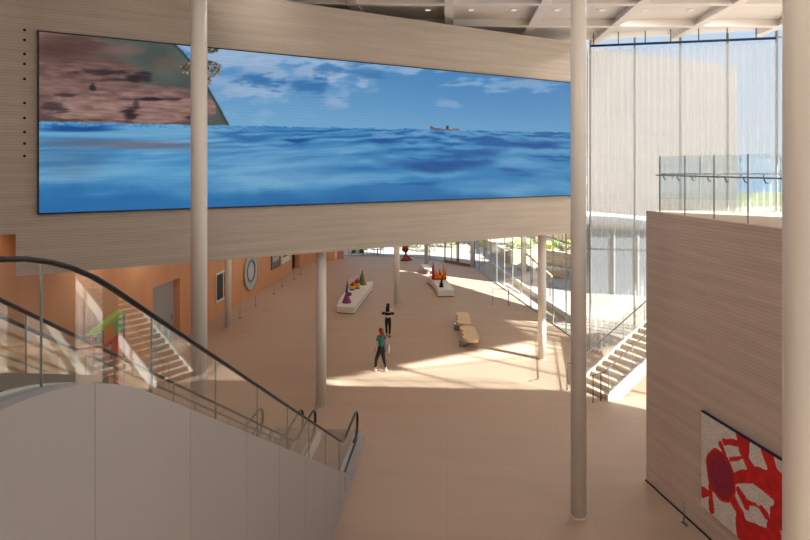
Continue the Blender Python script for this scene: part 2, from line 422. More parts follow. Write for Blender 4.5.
# sheer curtains
def curtain(name, pl, z0, z1f, label, mat, pleat=.26, depth=.045, scallop=.10):
    L = [0]
    for a, b in zip(pl[:-1], pl[1:]): L.append(L[-1] + math.hypot(b[0] - a[0], b[1] - a[1]))
    n = int(L[-1] / pleat * 6); vs = []; fs = []
    rows = 7
    for i in range(n + 1):
        s = L[-1] * i / n; k = max(j for j in range(len(pl) - 1) if L[j] <= s + 1e-9) if i < n else len(pl) - 2
        a, b = pl[k], pl[k + 1]; q = (s - L[k]) / (L[k + 1] - L[k]); x = a[0] + (b[0] - a[0]) * q; y = a[1] + (b[1] - a[1]) * q
        d = Vector((b[0] - a[0], b[1] - a[1])).normalized(); nn = Vector((-d.y, d.x))
        gath = 1 + .8 * noise.noise(Vector((s * .6, 3, 1)))
        for r in range(rows):
            f = r / (rows - 1); zt = z1f(s / L[-1]) - (.0 if f < 1 else scallop * abs(sin(pi * s / .6)))
            z = z0 + (zt - z0) * f
            ph = 2 * pi * s / pleat + 1.5 * noise.noise(Vector((s * .7, f * 1.3, 0)))
            w_ = depth * gath * sin(ph) * (1.15 - .3 * f) + .10 * noise.noise(Vector((s * .5, f * 2, 5)))
            vs.append((x + nn.x * w_, y + nn.y * w_, z))
    for i in range(n):
        for r in range(rows - 1): fs.append((i * rows + r, (i + 1) * rows + r, (i + 1) * rows + r + 1, i * rows + r + 1))
    root = empty(name, (pl[0][0], pl[0][1], z0)); tag(root, label, 'curtain')
    MB().add(vs, fs, True).build('sheer_fabric', mat, root)
    m = MB()
    for k in range(len(pl) - 1): m.slab(pl[k], pl[k + 1], .07, [z1f(L[k] / L[-1]) + .06, z1f(L[k + 1] / L[-1]) + .06, z1f(L[k + 1] / L[-1]) + .06, z1f(L[k] / L[-1]) + .06], [z1f(L[k] / L[-1]) + .14, z1f(L[k + 1] / L[-1]) + .14, z1f(L[k + 1] / L[-1]) + .14, z1f(L[k] / L[-1]) + .14])
    m.build('track', cm('blue_black_track', (20, 34, 74)), root)
    return root
c1 = curtain('sheer_curtain', [(7.95, 26.2), (14.95, 24.6)], .04, lambda f: 13.05, 'tall sheer white curtain hanging before the high glass wall above the stairs', 'sheer')
for i, q in enumerate((.02, .16, .31, .45, .6, .75, .9)):
    x = 7.95 + 7 * q; y = 26.2 - 1.6 * q
    MB().tube([(x, y, 13.15), (x, y, ZB + .2)], .02, 6).build('hanger', 'steel', c1)
curtain('sheer_curtain', [(14.9, 9.9), (23.5, 15.0)], .04, lambda f: 13.4 - 1.6 * f, 'unseen sheer curtain beyond the brick gallery block, sloped to shape the sun patch', 'sheer2')  # out of view; sloping top invented to shape the sun patch

# ------------------------------------------------------------------ gallery block with glass-railed deck
C0 = (6.14, 15.53)
def bd(s, off=0): return (C0[0] + BD[0] * s - .986 * off, C0[1] + BD[1] * s - .165 * off)   # off > 0: out into the hall
BH = 6.84
NE = (14.5, 15.1)
blk = st(MB().prism([bd(0), bd(13.5), (14.6, 2.2), NE], 0, BH).build('wall_block', 'block'))
MB().slab(bd(0, .02), bd(13.5, .02), .03, .0, .025).build('shadow_gap', 'dark', blk)
MB().slab(bd(0, -.03), bd(13.5, -.03), .06, BH, BH + .025).build('coping', 'tread', blk)
MB().slab(bd(0, -.03), (NE[0], NE[1] - .03), .06, BH, BH + .02).build('coping', 'tread', blk)
root = empty('glass_railing', (bd(.5, -.15)[0], bd(.5, -.15)[1], BH)); tag(root, 'frameless glass railing with steel handrail on top of the brick gallery block', 'railing')
def rail_run(root, pts, z0, zt, hz, side, step, brk=1.2, hin=.09):
    for a, b in zip(pts[:-1], pts[1:]):
        L = math.hypot(b[0] - a[0], b[1] - a[1]); n = max(1, round(L / step)); d = Vector((b[0] - a[0], b[1] - a[1])) / L
        nn = Vector((-d.y, d.x)) * side
        for i in range(n):
            s0 = L * i / n + .008; s1 = L * (i + 1) / n - .008
            pa = (a[0] + d.x * s0, a[1] + d.y * s0); pb = (a[0] + d.x * s1, a[1] + d.y * s1)
            g = MB().slab(pa, pb, .016, z0, zt).build('glass_panel', 'glass', root)
            e = MB(); ed = (a[0] + d.x * (s0 - .012), a[1] + d.y * (s0 - .012)); e2 = (a[0] + d.x * (s0 + .004), a[1] + d.y * (s0 + .004))
            e.slab(ed, e2, .022, z0, zt); e.build('glass_edge', 'edge', g)
        m = MB(); h0 = Vector((a[0], a[1])) + nn * hin; h1 = Vector((b[0], b[1])) + nn * hin
        m.tube([(h0.x, h0.y, hz), (h1.x, h1.y, hz)], .017, 8); m.build('handrail', 'chrome', root)
        s = .3
        while s < L - .1:
            p = Vector((a[0], a[1])) + d * s
            q = p + nn * hin
            MB().tube([(p.x, p.y, hz - .10), (p.x + nn.x * hin * .5, p.y + nn.y * hin * .5, hz - .10), (q.x, q.y, hz - .02)], .012, 6).build('bracket', 'steel', root)
            s += brk
rail_run(root, [bd(.35, -.15), bd(12.6, -.15)], BH - .0, BH + 1.40, BH + .93, -1, 1.06, .55)
rail_run(root, [(C0[0] + .30, C0[1] - .12), (NE[0] - .2, NE[1] - .15)], BH, BH + 1.40, BH + .96, -1, 1.0, .55)

# abstract red and white painting on the block
def grid_obj(name, origin, u, wdt, hgt, nu, nv, colf, mat, parent):
    vs = []; cs = []
    for j in range(nv + 1):
        for i in range(nu + 1):
            a = i / nu; b = j / nv
            vs.append((origin[0] + u[0] * wdt * a, origin[1] + u[1] * wdt * a, origin[2] + hgt * b)); cs.append(colf(a, b))
    fs = [(j * (nu + 1) + i, j * (nu + 1) + i + 1, (j + 1) * (nu + 1) + i + 1, (j + 1) * (nu + 1) + i) for j in range(nv) for i in range(nu)]
    o = MB().add(vs, fs).build(name, mat, parent)
    ca = o.data.color_attributes.new('pigment', 'FLOAT_COLOR', 'POINT')
    flat = []
    for c in cs: flat += list(lin(c))
    ca.data.foreach_set('color', flat)
    return o
PW, PH, PS = 3.0, 2.06, 2.27
pa = bd(PS, .06); pb = bd(PS + PW, .06)
pt = empty('abstract_painting', (pa[0], pa[1], .59)); tag(pt, 'large canvas of red branching shapes on speckled grey, hung on the brick block', 'painting')
MB().slab(bd(PS, .035), bd(PS + PW, .035), .05, .585, 2.655).build('stretcher', cm('navy_edge', (24, 26, 66)), pt)
MB().slab(bd(PS - .005, .04), bd(PS + PW + .005, .04), .065, 2.655, 2.68).build('top_batten', cm('navy_edge', (24, 26, 66)), pt)
def img2uv(px, py):     # photo point on this wall -> u, v on the canvas
    k = (px - 405) / F; s = (k * C0[1] - C0[0]) / (BD[0] - k * BD[1]); Y = C0[1] + BD[1] * s
    return ((s - PS) / PW, (8 - (py - HY) / F * Y - .59) / PH)
def Z(x, y): return img2uv(630 + x / 3.6, 390 + y / 3.6)
reds = []   # capsules: (u0,v0,u1,v1,r0,r1) with metric radii
def cap(a, b, r0, r1=None): reds.append((*Z(*a), *Z(*b), r0, r1 or r0))
cap((350, 185), (400, 190), .07, .06); cap((335, 195), (350, 230), .07, .05)
cap((415, 170), (420, 225), .20, .14); cap((420, 235), (455, 300), .10, .14); cap((420, 240), (372, 250), .05, .04); cap((455, 305), (385, 320), .14, .10)
cap((460, 310), (545, 350), .17, .30); cap((505, 225), (525, 300), .16, .12); cap((525, 300), (548, 380), .16, .2)
cap((345, 370), (310, 360), .08, .06); cap((300, 350), (302, 430), .06, .09); cap((268, 365), (300, 372), .12, .05)
cap((370, 375), (405, 440), .12, .11); cap((405, 440), (420, 530), .12, .22); cap((440, 520), (500, 540), .25, .22); cap((530, 440), (530, 540), .10, .2); cap((545, 380), (548, 480), .10, .12)
cap((400, 358), (428, 412), .07, .09); cap((435, 405), (460, 412), .035, .04); cap((460, 410), (480, 425), .045, .03); cap((485, 428), (500, 445), .07, .08)
cap((490, 520), (470, 560), .15, .2)
CEN = Z(335, 300)
def ss(a, b, x): t = max(0, min(1, (x - a) / (b - a))); return t * t * (3 - 2 * t)
def paint(u, v):
    x, y = u * PW, v * PH
    wob = .035 * noise.noise(Vector((x * 4, y * 4, 3))); red = False
    for (a, b, c, d_, r0, r1) in reds:
        ax, ay, bx, by = a * PW, b * PH, c * PW, d_ * PH; dx, dy = bx - ax, by - ay
        t = max(0, min(1, ((x - ax) * dx + (y - ay) * dy) / (dx * dx + dy * dy + 1e-9)))
        if math.hypot(x - ax - dx * t, y - ay - dy * t) < r0 + (r1 - r0) * t + wob: red = True; break
    ex, ey = (x - CEN[0] * PW) / .46, (y - CEN[1] * PH + .03) / .52; er = math.hypot(ex, ey)
    if er < 1 + wob * 2: red = True
    if red:
        k = 1 + .14 * noise.noise(Vector((x * 6, y * 6, 0)))
        c = (216 * k, 22 * k, 28 * k)
        if er < .9:
            w_ = .5 + .5 * sin(er * 20 + math.atan2(ey, ex) * 1.0)
            w_ *= ss(.95, .5, er) * (.5 + .8 * abs(noise.noise(Vector((x * 3, y * 3, 7))))); c = (176 - 60 * w_, 26, 34 + 76 * w_)
        return c
    k = 1 + .14 * noise.noise(Vector((x * 30, y * 30, 0))) + .05 * noise.noise(Vector((x * 5, y * 5, 9)))
    return (226 * k, 218 * k, 210 * k)
# canvas faces the hall
so = bd(PS, .062)
grid_obj('canvas', (so[0], so[1], .59), BD, PW, PH, 210, 150, paint, painted('oil_pigment', rough=.6), pt)

# ------------------------------------------------------------------ big screen
T0, T1, Z0, Z1 = -7.83, 11.42, 6.79, 11.45
sc = empty('video_screen', (*wl(T0), Z0)); tag(sc, 'huge wide screen showing blue ocean, rocks and a small boat on the brick wall', 'screen')
MB().slab(wl(T0 - .04, .05), wl(T1 + .04, .05), .08, Z0 - .035, Z1 + .035).build('housing', 'black', sc)
def mixc(a, b, t): t = max(0, min(1, t)); return tuple(a[i] + (b[i] - a[i]) * t for i in range(3))
def nz(x, y, s=0): return noise.fractal(Vector((x, y, s)), 1.0, 2.0, 4)
def ss(a, b, x): t = max(0, min(1, (x - a) / (b - a))); return t * t * (3 - 2 * t)
def ell(px, py, cx, cy, rx, ry): return math.hypot((px - cx) / rx, (py - cy) / ry)
def ocean(u, v):
    t = T0 + (T1 - T0) * u; p = wl(t, .1); Y = p[1]; z = Z0 + (Z1 - Z0) * v
    px = 405 + F * p[0] / Y; py = HY - F * (z - 8) / Y
    hz = 121.5 + 11 * (px - 38) / 533 + 1.0 * noise.noise(Vector((px * .05, 2, 0))) + .5 * noise.noise(Vector((px * .17, 7, 0)))
    n1 = nz(px * .03, py * .05, 1); n3 = nz(px * .05, py * .30, 3)
    if py < hz:
        f = ss(230, 560, px); e = (hz - py) / 75
        c = mixc((112, 164, 202), (74, 134, 186), e * 1.2); c = mixc(c, (54, 118, 176), f * .55 * (.4 + e))
        n4 = nz(px * .022, py * .05, 8)
        cl = ss(-.25, .45, n4 + .55 - 1.0 * f - .55 * abs(ell(px, py, 265, 50, 120, 42) - .3))
        c = mixc(c, (146, 172, 204), cl * .85)
        for (cx, cy, rx, ry, a) in ((305, 60, 60, 12, .8), (340, 74, 24, 12, .9), (362, 86, 14, 7, .8), (225, 60, 30, 14, .6), (262, 92, 40, 6, .7), (415, 66, 44, 9, .75), (470, 84, 15, 6, .6), (522, 84, 42, 8, .55), (450, 102, 12, 5, .45)):
            c = mixc(c, (154, 180, 210), a * ss(1.25, .35, ell(px, py, cx, cy, rx, ry) + 1.0 * n1 + .6 * n3))
        for (cx, cy, rx, ry, a) in ((262, 80, 34, 8, 1), (292, 86, 34, 8, 1.0), (352, 72, 34, 5, .9), (380, 60, 30, 4, .5), (310, 56, 20, 3, .5)):
            c = mixc(c, (44, 108, 166), .85 * a * ss(1.35, .1, ell(px, py - (px - cx) * .10, cx, cy, rx * 1.15, ry * .9) + 1.3 * n1 + .8 * n3))
        edge = 172 + 57 * max(0, min(1, (py - 42) / 82)) ** .75
        if px < edge:
            wv = nz(px * .012, (py - .10 * px) * .10, 5); fine = nz(px * .05, (py - .08 * px) * .35, 6)
            base = mixc((88, 66, 62), (136, 106, 98), .5 + 1.1 * wv + .5 * fine)
            base = mixc(base, (70, 46, 42), .8 * ss(1.2, .2, ell(px, py, 62, 48, 50, 20)))
            gr = ss(84, 130, px + .5 * (py - 40) * 0) * ss(92, 80, py - .04 * (px - 120) + 5 * n1)
            gr = max(gr * ss(1.0, 0, ss(150, 110, px) * ss(52, 66, py)), ss(188, 200, px) * .95)
            base = mixc(base, mixc((66, 76, 74), (86, 92, 86), .5 + n1), gr)
            base = mixc(base, (120, 92, 86), .75 * ss(1.2, .2, ell(px, py, 122, 50, 26, 8)))
            base = mixc(base, (104, 76, 66), .5 * ss(1.2, .2, ell(px, py, 166, 64, 18, 9)))
            led = ss(1.08, .92, ell(px, py, 128, 107, 92, 17) + .10 * n3); base = mixc(base, mixc((160, 128, 118), (112, 84, 80), .5 + .7 * fine + .5 * wv), led * (1 if px < 216 else 0))
            led = ss(1.1, .9, ell(px, py, 110, 90 + .05 * (px - 110), 90, 9)); base = mixc(base, mixc((140, 108, 102), (92, 66, 66), .5 + .9 * fine), led * .7)
            led = ss(1.1, .9, ell(px, py, 92, 72, 54, 10) + .2 * n1); base = mixc(base, mixc((128, 98, 92), (88, 62, 60), .5 + fine), led * .8)
            for (cx, cy, rx, ry, a) in ((104, 72, 26, 3, .8), (137, 76, 10, 6, 1), (146, 78, 7, 5, .8), (118, 80, 22, 2, .7), (130, 114, 8, 7, .9), (136, 104, 4, 6, .6), (155, 99, 30, 1.8, 1), (52, 108, 16, 8, .7), (93, 88, 3, 4, .9), (66, 95, 10, 2.5, .7), (190, 117, 6, 3, .8), (84, 120, 40, 1.5, .5)):
                base = mixc(base, (36, 26, 34), a * ss(1.25, .35, ell(px, py, cx, cy, rx, ry) + .8 * n3))
            c = base
            if px > edge - 3: c = mixc(c, (34, 52, 48), .8)
        lf = max(ss(1.2, .6, ell(px, py, 208, 69, 14, 9)), ss(1.2, .6, ell(px, py, 189, 68, 9, 6)), ss(1.2, .6, ell(px, py, 211, 50, 8, 3.5)), ss(1.2, .6, ell(px, py, 208, 80, 4, 6)))
        q = noise.noise(Vector((px * .45, py * .45, 4))) + .4 * noise.noise(Vector((px * 1.1, py * 1.1, 9)))
        if lf > .2 and q > -.3 + .4 * (1 - lf): c = (58, 54, 46) if q < .10 else ((104, 94, 74) if q < .35 else (158, 150, 122))
        bx = px - 445; by = hz + .9 - py
        if -15 < bx < 15 and 0 < by < 2.3 + (max(0, -bx - 9) * .5) and by > max(0, abs(bx) - 12) * .5: c = (112, 78, 68)
        if abs(px - 447.5) < 1.1 and 2 < by < 5.6: c = (44, 48, 60)
        return c
    d = py - hz; dpt = d / 70; f = ss(180, 460, px)
    c = mixc((112, 160, 202), (52, 122, 180), .45 + .45 * f + .5 * nz(px * .008, py * .05, 2))
    qd = 1 / (d + 6); XX = (px - 430) * qd * .62; DD = 3.6 * math.log(d + 6)
    h0 = noise.noise(Vector((XX * .8 + .25 * DD, DD, 11))); h1 = noise.noise(Vector((XX * 2.1, DD * 2.3, 13))); h2 = noise.noise(Vector((XX * 5, DD * 4.6, 17)))
    m_ = h0 + .38 * h1 + .15 * h2
    c = mixc(c, (10, 76, 146), ss(.10, .34, m_) * (.22 + .72 * f) * (1 if d < 56 else .5))
    c = mixc(c, (40, 112, 174), ss(-.05, .15, m_) * .35)
    c = mixc(c, (140, 178, 214), ss(.03, .42, -m_) * (.50 - .10 * f))
    for (cx, cy, rx, ry, a) in ((82, 129, 44, 2.6, 1), (297, 141, 22, 2.8, 1), (250, 139, 30, 3, .5), (380, 141, 15, 3, .9), (412, 143, 8, 2, .6), (438, 168, 62, 7, .85), (470, 154, 44, 5, .6), (536, 146, 36, 4.5, .8), (548, 134, 20, 2.5, .7), (470, 140, 16, 2.5, .8), (500, 135, 14, 1.5, .6), (228, 134, 26, 2, .6), (320, 132, 30, 1.3, .7), (300, 178, 60, 5, .25)):
        c = mixc(c, (10, 72, 144), a * ss(1.2, .3, ell(px, py + .10 * abs(px - cx), cx, cy, rx, ry) + .25 * n1))
    for (cx, cy, rx, ry, a) in ((285, 170, 90, 26, .45), (520, 165, 50, 4, .4), (350, 150, 40, 5, .4)):
        c = mixc(c, (132, 172, 210), a * ss(1.2, .2, ell(px, py, cx, cy, rx, ry)))
    if px < 240:
        g = ss(240, 190, px)
        c = mixc(c, (112, 162, 202), .8 * g * ss(1.2, .5, ell(px, py, 150, 133, 150, 6)))
        c = mixc(c, (12, 74, 142), ss(1.2, .4, ell(px, py, 78, 129.5, 46, 2.8)))
        c = mixc(c, (110, 100, 118), .8 * g * ss(1.3, .3, ell(px, py - 3 * ss(60, 200, px), 120, 143, 110, 5)))
        c = mixc(c, (70, 108, 146), .5 * g * ss(1.2, .3, ell(px, py, 70, 160, 50, 24)))
        c = mixc(c, (96, 158, 204), .55 * g * ss(1.2, .2, ell(px, py, 160, 176, 70, 26)))
    c = mixc(c, (22, 92, 156), ss(.80, 1.12, dpt + .1 * n1) * .75)
    return (c[0] * .94, c[1], c[2] * .98)
so = wl(T0, .095)
grid_obj('display', (so[0], so[1], Z0), WD, math.hypot(wl(T1)[0] - wl(T0)[0], wl(T1)[1] - wl(T0)[1]), Z1 - Z0, 640, 180, ocean, painted('led_display', True, .5, 1.05), sc)

# ------------------------------------------------------------------ columns
def column(x, y, r, z1, label, z0=0):
    m = MB(); m.lathe([(r, z0), (r, z1)], (x, y, 0), 40)
    c = empty('round_column', (x, y, z0)); tag(c, label, 'column', 'slender white columns of the hall', 'thing')
    m.build('shaft', 'column', c)
    MB().lathe([(r + .012, z0), (r + .012, z0 + .03)], (x, y, 0), 40).build('floor_collar', 'column', c)
    return c
column(3.42, 5.2, .175, ZB, 'thick-looking white column closest to the viewer, covering the right edge')
x, y, _ = fl(578.5, 516); column(x, y, .175, ZB, 'white floor-to-ceiling column standing in front of the stairs')
column(at(199, 14.9)[0], 14.9, .195, ZB, 'white column rising behind the escalators and across the screen')
x, y, _ = fl(321, 407); column(x, y, .172, SOF, 'white column under the brick wall, just beyond the escalator ends')
x, y, _ = fl(228, 327); column(x, y, .165, SOF, 'white column beside the terracotta wall and the twin framed panels')
x, y, _ = fl(396.7, 305); column(x, y, .165, SOF, 'white column between the two curved sculpture plinths')
x, y, _ = fl(542, 359); column(x, y, .172, SOF, 'white column near the sunlit patch by the garden glazing')
x, y, _ = fl(426.3, 264.5); column(x, y, .16, SOF, 'small distant white column beside the white oval bench')
x, y, _ = fl(473.5, 267.5); column(x - .1, y, .15, SOF, 'distant white column at the corner of the glazing by the exit doors')
column(at(779.5, 23.6)[0], 23.2, .14, ZB - .01, 'thin pale post at the far end of the sheer curtain')

# ------------------------------------------------------------------ escalators
EB = (-1.35, 17.5); ED = (-.0817, -.9967); EL = (-.9967, .0817)
def ep(s, lat, z): return (EB[0] + ED[0] * s + EL[0] * lat, EB[1] + ED[1] * s + EL[1] * lat, z)
def hand_z(s):
    zi = 1.58 + .575 * (s - 3.15)
    # soft knees at both ends
    lo, hi = 1.10, 7.445
    def smax(a, b, k): h = max(0, min(1, .5 + .5 * (b - a) / k)); return a + (b - a) * h + k * h * (1 - h)
    z = smax(lo, zi, .18); z = -smax(-hi, -z, .42)
    return z
def skirt_z(s):
    zi = 1.58 + .575 * (s - 3.15) - .78; z = max(.3, zi)
    k = .55; a, b = -6.6, -z; h = max(0, min(1, .5 + .5 * (b - a) / k)); return -(a + (b - a) * h + k * h * (1 - h))
SEND = 16.6
def balustrade(root, lat):
    path = [ep(s, lat, z) for s, z in ()]
    pts = []
    for k in range(9):
        g = -pi / 2 + pi * k / 8; pts.append((.42 - .32 * cos(g), .76 + .34 * sin(g)))
    ss_ = [.6 + .25 * i for i in range(int((SEND - .6) / .25) + 1)]
    pts += [(s, hand_z(s)) for s in ss_]
    pts = [(.75, .42)] + pts
    MB().tube([ep(s, lat, z) for s, z in pts], .016, 10, rb=None).build('handrail_core', 'steel', root)
    m = MB()
    P = [Vector(ep(s, lat, z)) for s, z in pts]; n = 10; vs = []
    for i, p in enumerate(P):
        t = (P[min(i + 1, len(P) - 1)] - P[max(i - 1, 0)]).normalized(); a = Vector((EL[0], EL[1], 0)); b = t.cross(a).normalized()
        if i > 4 and b.z < 0: b = -b
        for j in range(n):
            g = 2 * pi * j / n; vs.append(p + a * cos(g) * .036 + b * sin(g) * .019)
    m.add(vs, [(i * n + j, i * n + (j + 1) % n, (i + 1) * n + (j + 1) % n, (i + 1) * n + j) for i in range(len(P) - 1) for j in range(n)], True)
    m.build('handrail', 'rubber', root)
    # glass panels between joints
    js = [.13, 2.84, 4.39, 5.89, 7.39, 8.94, 10.44, 11.94, 13.44, 14.94, SEND]
    for a, b in zip(js[:-1], js[1:]):
        k = 14; top = []; bot = []
        for i in range(k + 1):
            s = a + .006 + (b - a - .012) * i / k; zt = hand_z(s) - .015
            if s < .42: zt = .76 + .32 * math.sqrt(max(0, 1 - ((.42 - s) / .31) ** 2))
            top.append(ep(s, lat, zt)); bot.append(ep(s, lat, skirt_z(s) - .12 if s > .42 or True else .2))
        g = MB(); th = .006
        vs = []
        for (p, q) in zip(bot, top):
            for e in (-th, th): vs += [(p[0] + EL[0] * e, p[1] + EL[1] * e, p[2]), (q[0] + EL[0] * e, q[1] + EL[1] * e, q[2])]
        fs = []
        for i in range(k):
            o = 4 * i; fs += [(o, o + 4, o + 5, o + 1), (o + 2, o + 3, o + 7, o + 6), (o + 1, o + 5, o + 7, o + 3), (o, o + 2, o + 6, o + 4)]
        fs += [(0, 1, 3, 2), (4 * k, 4 * k + 2, 4 * k + 3, 4 * k + 1)]
        go = g.add(vs, fs).build('glass_panel', 'glass', root)
        if a > .5: MB().add([ep(a + d_, lat + e, z) for e in (-.008, .008) for (d_, z) in ((-.004, skirt_z(a)), (.004, skirt_z(a)), (.004, hand_z(a) - .03), (-.004, hand_z(a) - .03))],
                 [(0, 1, 2, 3), (7, 6, 5, 4), (0, 4, 5, 1), (1, 5, 6, 2), (2, 6, 7, 3), (3, 7, 4, 0)]).build('glass_joint', 'edge', go)
def wallpoly(m, ss_, lat0, lat1, ztop, zbot):
    """solid between lat0 and lat1 along the run with varying top/bottom"""
    vs = []; k = len(ss_)
    for s in ss_:
        vs += [ep(s, lat0, zbot(s)), ep(s, lat0, ztop(s)), ep(s, lat1, ztop(s)), ep(s, lat1, zbot(s))]
    fs = [(0, 1, 2, 3), tuple(4 * (k - 1) + i for i in (3, 2, 1, 0))]
    for i in range(k - 1):
        o = 4 * i; fs += [(o + a, o + 4 + a, o + 4 + (a + 1) % 4, o + (a + 1) % 4) for a in range(4)]
    m.add(vs, fs)
def rng(a, b, st_=.2):
    n = max(1, int((b - a) / st_)); return [a + (b - a) * i / n for i in range(n + 1)]
def escalator(l0, l1, label):
    root = empty('escalator', ep(0, (l0 + l1) / 2, 0)); tag(root, label, 'escalator')
    balustrade(root, l0); balustrade(root, l1)
    z0 = lambda s: 0.0
    js = [-.15, 2.1, 3.68, 5.27, 6.85, 8.44, 9.88, 11.5, 13.1, 14.7, SEND]
    # side cladding, near side in jointed panels
    for a, b in zip(js[:-1], js[1:]):
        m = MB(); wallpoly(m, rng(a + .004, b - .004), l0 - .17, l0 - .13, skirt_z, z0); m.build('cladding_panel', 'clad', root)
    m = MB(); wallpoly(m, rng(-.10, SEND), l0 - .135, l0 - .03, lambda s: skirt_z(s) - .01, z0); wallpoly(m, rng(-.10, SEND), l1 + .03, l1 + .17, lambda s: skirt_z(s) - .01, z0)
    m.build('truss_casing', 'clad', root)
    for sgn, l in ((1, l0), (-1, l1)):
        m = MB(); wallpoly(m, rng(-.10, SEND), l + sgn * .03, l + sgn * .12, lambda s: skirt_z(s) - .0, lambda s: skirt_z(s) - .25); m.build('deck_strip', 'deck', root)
    # steps in profile
    
    m = MB(); s = 2.0
    while s < 12.6:
        zz = .02 + max(0, (s - 2.0)) * .575
        m.hexa([ep(s, l0 + .14, zz), ep(s + .4, l0 + .14, zz), ep(s + .4, l1 - .14, zz), ep(s, l1 - .14, zz),
                ep(s, l0 + .14, zz + .23), ep(s + .4, l0 + .14, zz + .23), ep(s + .4, l1 - .14, zz + .23), ep(s, l1 - .14, zz + .23)])
        s += .4
    o = m.build('steps', cm('step_metal', (120, 114, 108), rough=.4), root); o['kind'] = 'stuff'
    m = MB(); wallpoly(m, rng(13.4, SEND), l0 + .12, l1 - .12, lambda s: 6.42, lambda s: 6.35); m.build('landing_plate', 'tread', root)
    m = MB(); m.hexa([ep(-.9, l0 + .1, 0), ep(2.0, l0 + .1, 0), ep(2.0, l1 - .1, 0), ep(-.9, l1 - .1, 0), ep(-.9, l0 + .1, .03), ep(2.0, l0 + .1, .03), ep(2.0, l1 - .1, .03), ep(-.9, l1 - .1, .03)])
    m.build('comb_plate', cm('comb', (150, 132, 120), rough=.5), root)
    return root
escalator(0, 1.22, 'near escalator with white side panels and black handrail descending to the hall')
escalator(1.58, 2.76, 'further escalator of the pair, seen through the glass of the near one')
m = MB(); m.add([ep(3.0, -.171, .25), ep(2.96, -.171, .25), ep(2.96, -.171, .62), ep(3.0, -.171, .62), ep(3.0, -.16, .25), ep(2.96, -.16, .25), ep(2.96, -.16, .62), ep(3.0, -.16, .62)],
      [(0, 1, 2, 3), (7, 6, 5, 4), (0, 4, 5, 1), (1, 5, 6, 2), (2, 6, 7, 3), (3, 7, 4, 0)])
esc = bpy.data.objects['escalator']; m.build('access_slot', 'dark', esc)
# landing the viewer stands on
st(MB().box(-19, 7, -6, .9, 6.1, 6.45).build('floor_upper', 'floor'))

# ------------------------------------------------------------------ stone stair to the right
A_ = Vector((.9, .44)).normalized(); Wd = Vector((-A_.y, A_.x)); R0 = Vector((6.95, 20.77)); WID = 1.55; NS = 22; RI, TR = .163, .30
def sp(a, w_, z): p = R0 + A_ * a + Wd * w_; return (p.x, p.y, z)
sr = empty('stone_staircase', (R0.x, R0.y, 0)); tag(sr, 'pale stone staircase with glass sides climbing behind the brick block', 'staircase')
for i in range(NS):
    m = MB(); a = i * TR; z = (i + 1) * RI
    m.hexa([sp(a, .06, max(0, z - RI - .06)), sp(a + TR + .04, .06, max(0, z - RI + .0)), sp(a + TR + .04, WID - .06, max(0, z - RI)), sp(a, WID - .06, max(0, z - RI - .06)),
            sp(a - .02, .06, z), sp(a + TR + .04, .06, z), sp(a + TR + .04, WID - .06, z), sp(a - .02, WID - .06, z)])
    m.build('step', 'tread', sr)
    MB().hexa([sp(a - .024, .06, z - .045), sp(a - .018, .06, z - .045), sp(a - .018, WID - .06, z - .045), sp(a - .024, WID - .06, z - .045),
               sp(a - .024, .06, z - .0), sp(a - .018, .06, z - .0), sp(a - .018, WID - .06, z - .0), sp(a - .024, WID - .06, z - .0)]).build('nosing', 'wood', sr)
for w0, w1 in ((0, .07), (WID - .07, WID)):
    m = MB(); L = NS * TR; h = NS * RI
    q = [(-.05, 0), (-.05, .2), (L, h + .2), (L, h - .30), (.55, 0)]
    m.add([sp(a, w0, z) for a, z in q] + [sp(a, w1, z) for a, z in q], [(0, 1, 2, 3, 4), (9, 8, 7, 6, 5)] + [(i, 5 + i, 5 + (i + 1) % 5, (i + 1) % 5) for i in range(5)])
    m.build('stringer', 'white', sr)
    wm = (w0 + w1) / 2
    for k in range(6):
        a0, a1 = k * 1.1 + .02, (k + 1) * 1.1 - .01; zf = lambda a: a * RI / TR
        g = MB(); q = [(a0, zf(a0) + .2), (a1, zf(a1) + .2), (a1, zf(a1) + 1.15), (a0, zf(a0) + 1.15)]
        g.add([sp(a, wm - .006, z) for a, z in q] + [sp(a, wm + .006, z) for a, z in q], [(0, 1, 2, 3), (7, 6, 5, 4)] + [(i, 4 + i, 4 + (i + 1) % 4, (i + 1) % 4) for i in range(4)])
        gg = g.build('glass_panel', 'glass', sr)
        MB().tube([sp(a0 - .01, wm, zf(a0) + .2), sp(a0 - .01, wm, zf(a0) + 1.15)], .011, 6).build('glass_edge', 'edge', gg)
    wi = wm + (.09 if w0 == 0 else -.09)
    MB().tube([sp(-.6, wi, 0), sp(-.6, wi, .93), sp(-.1, wi, .95), sp(L, wi, h + 1.0)], .021, 8).build('handrail', 'steel', sr)
    MB().tube([sp(-.25, wi, 0), sp(-.25, wi, .94)], .018, 8).build('rail_post', 'steel', sr)
st(MB().prism([sp(NS * TR, 0, 0)[:2], sp(NS * TR + 2.0, 0, 0)[:2], sp(NS * TR + 2.0, WID, 0)[:2], sp(NS * TR, WID, 0)[:2]], NS * RI - .3, NS * RI).build('floor_landing', 'tread'))

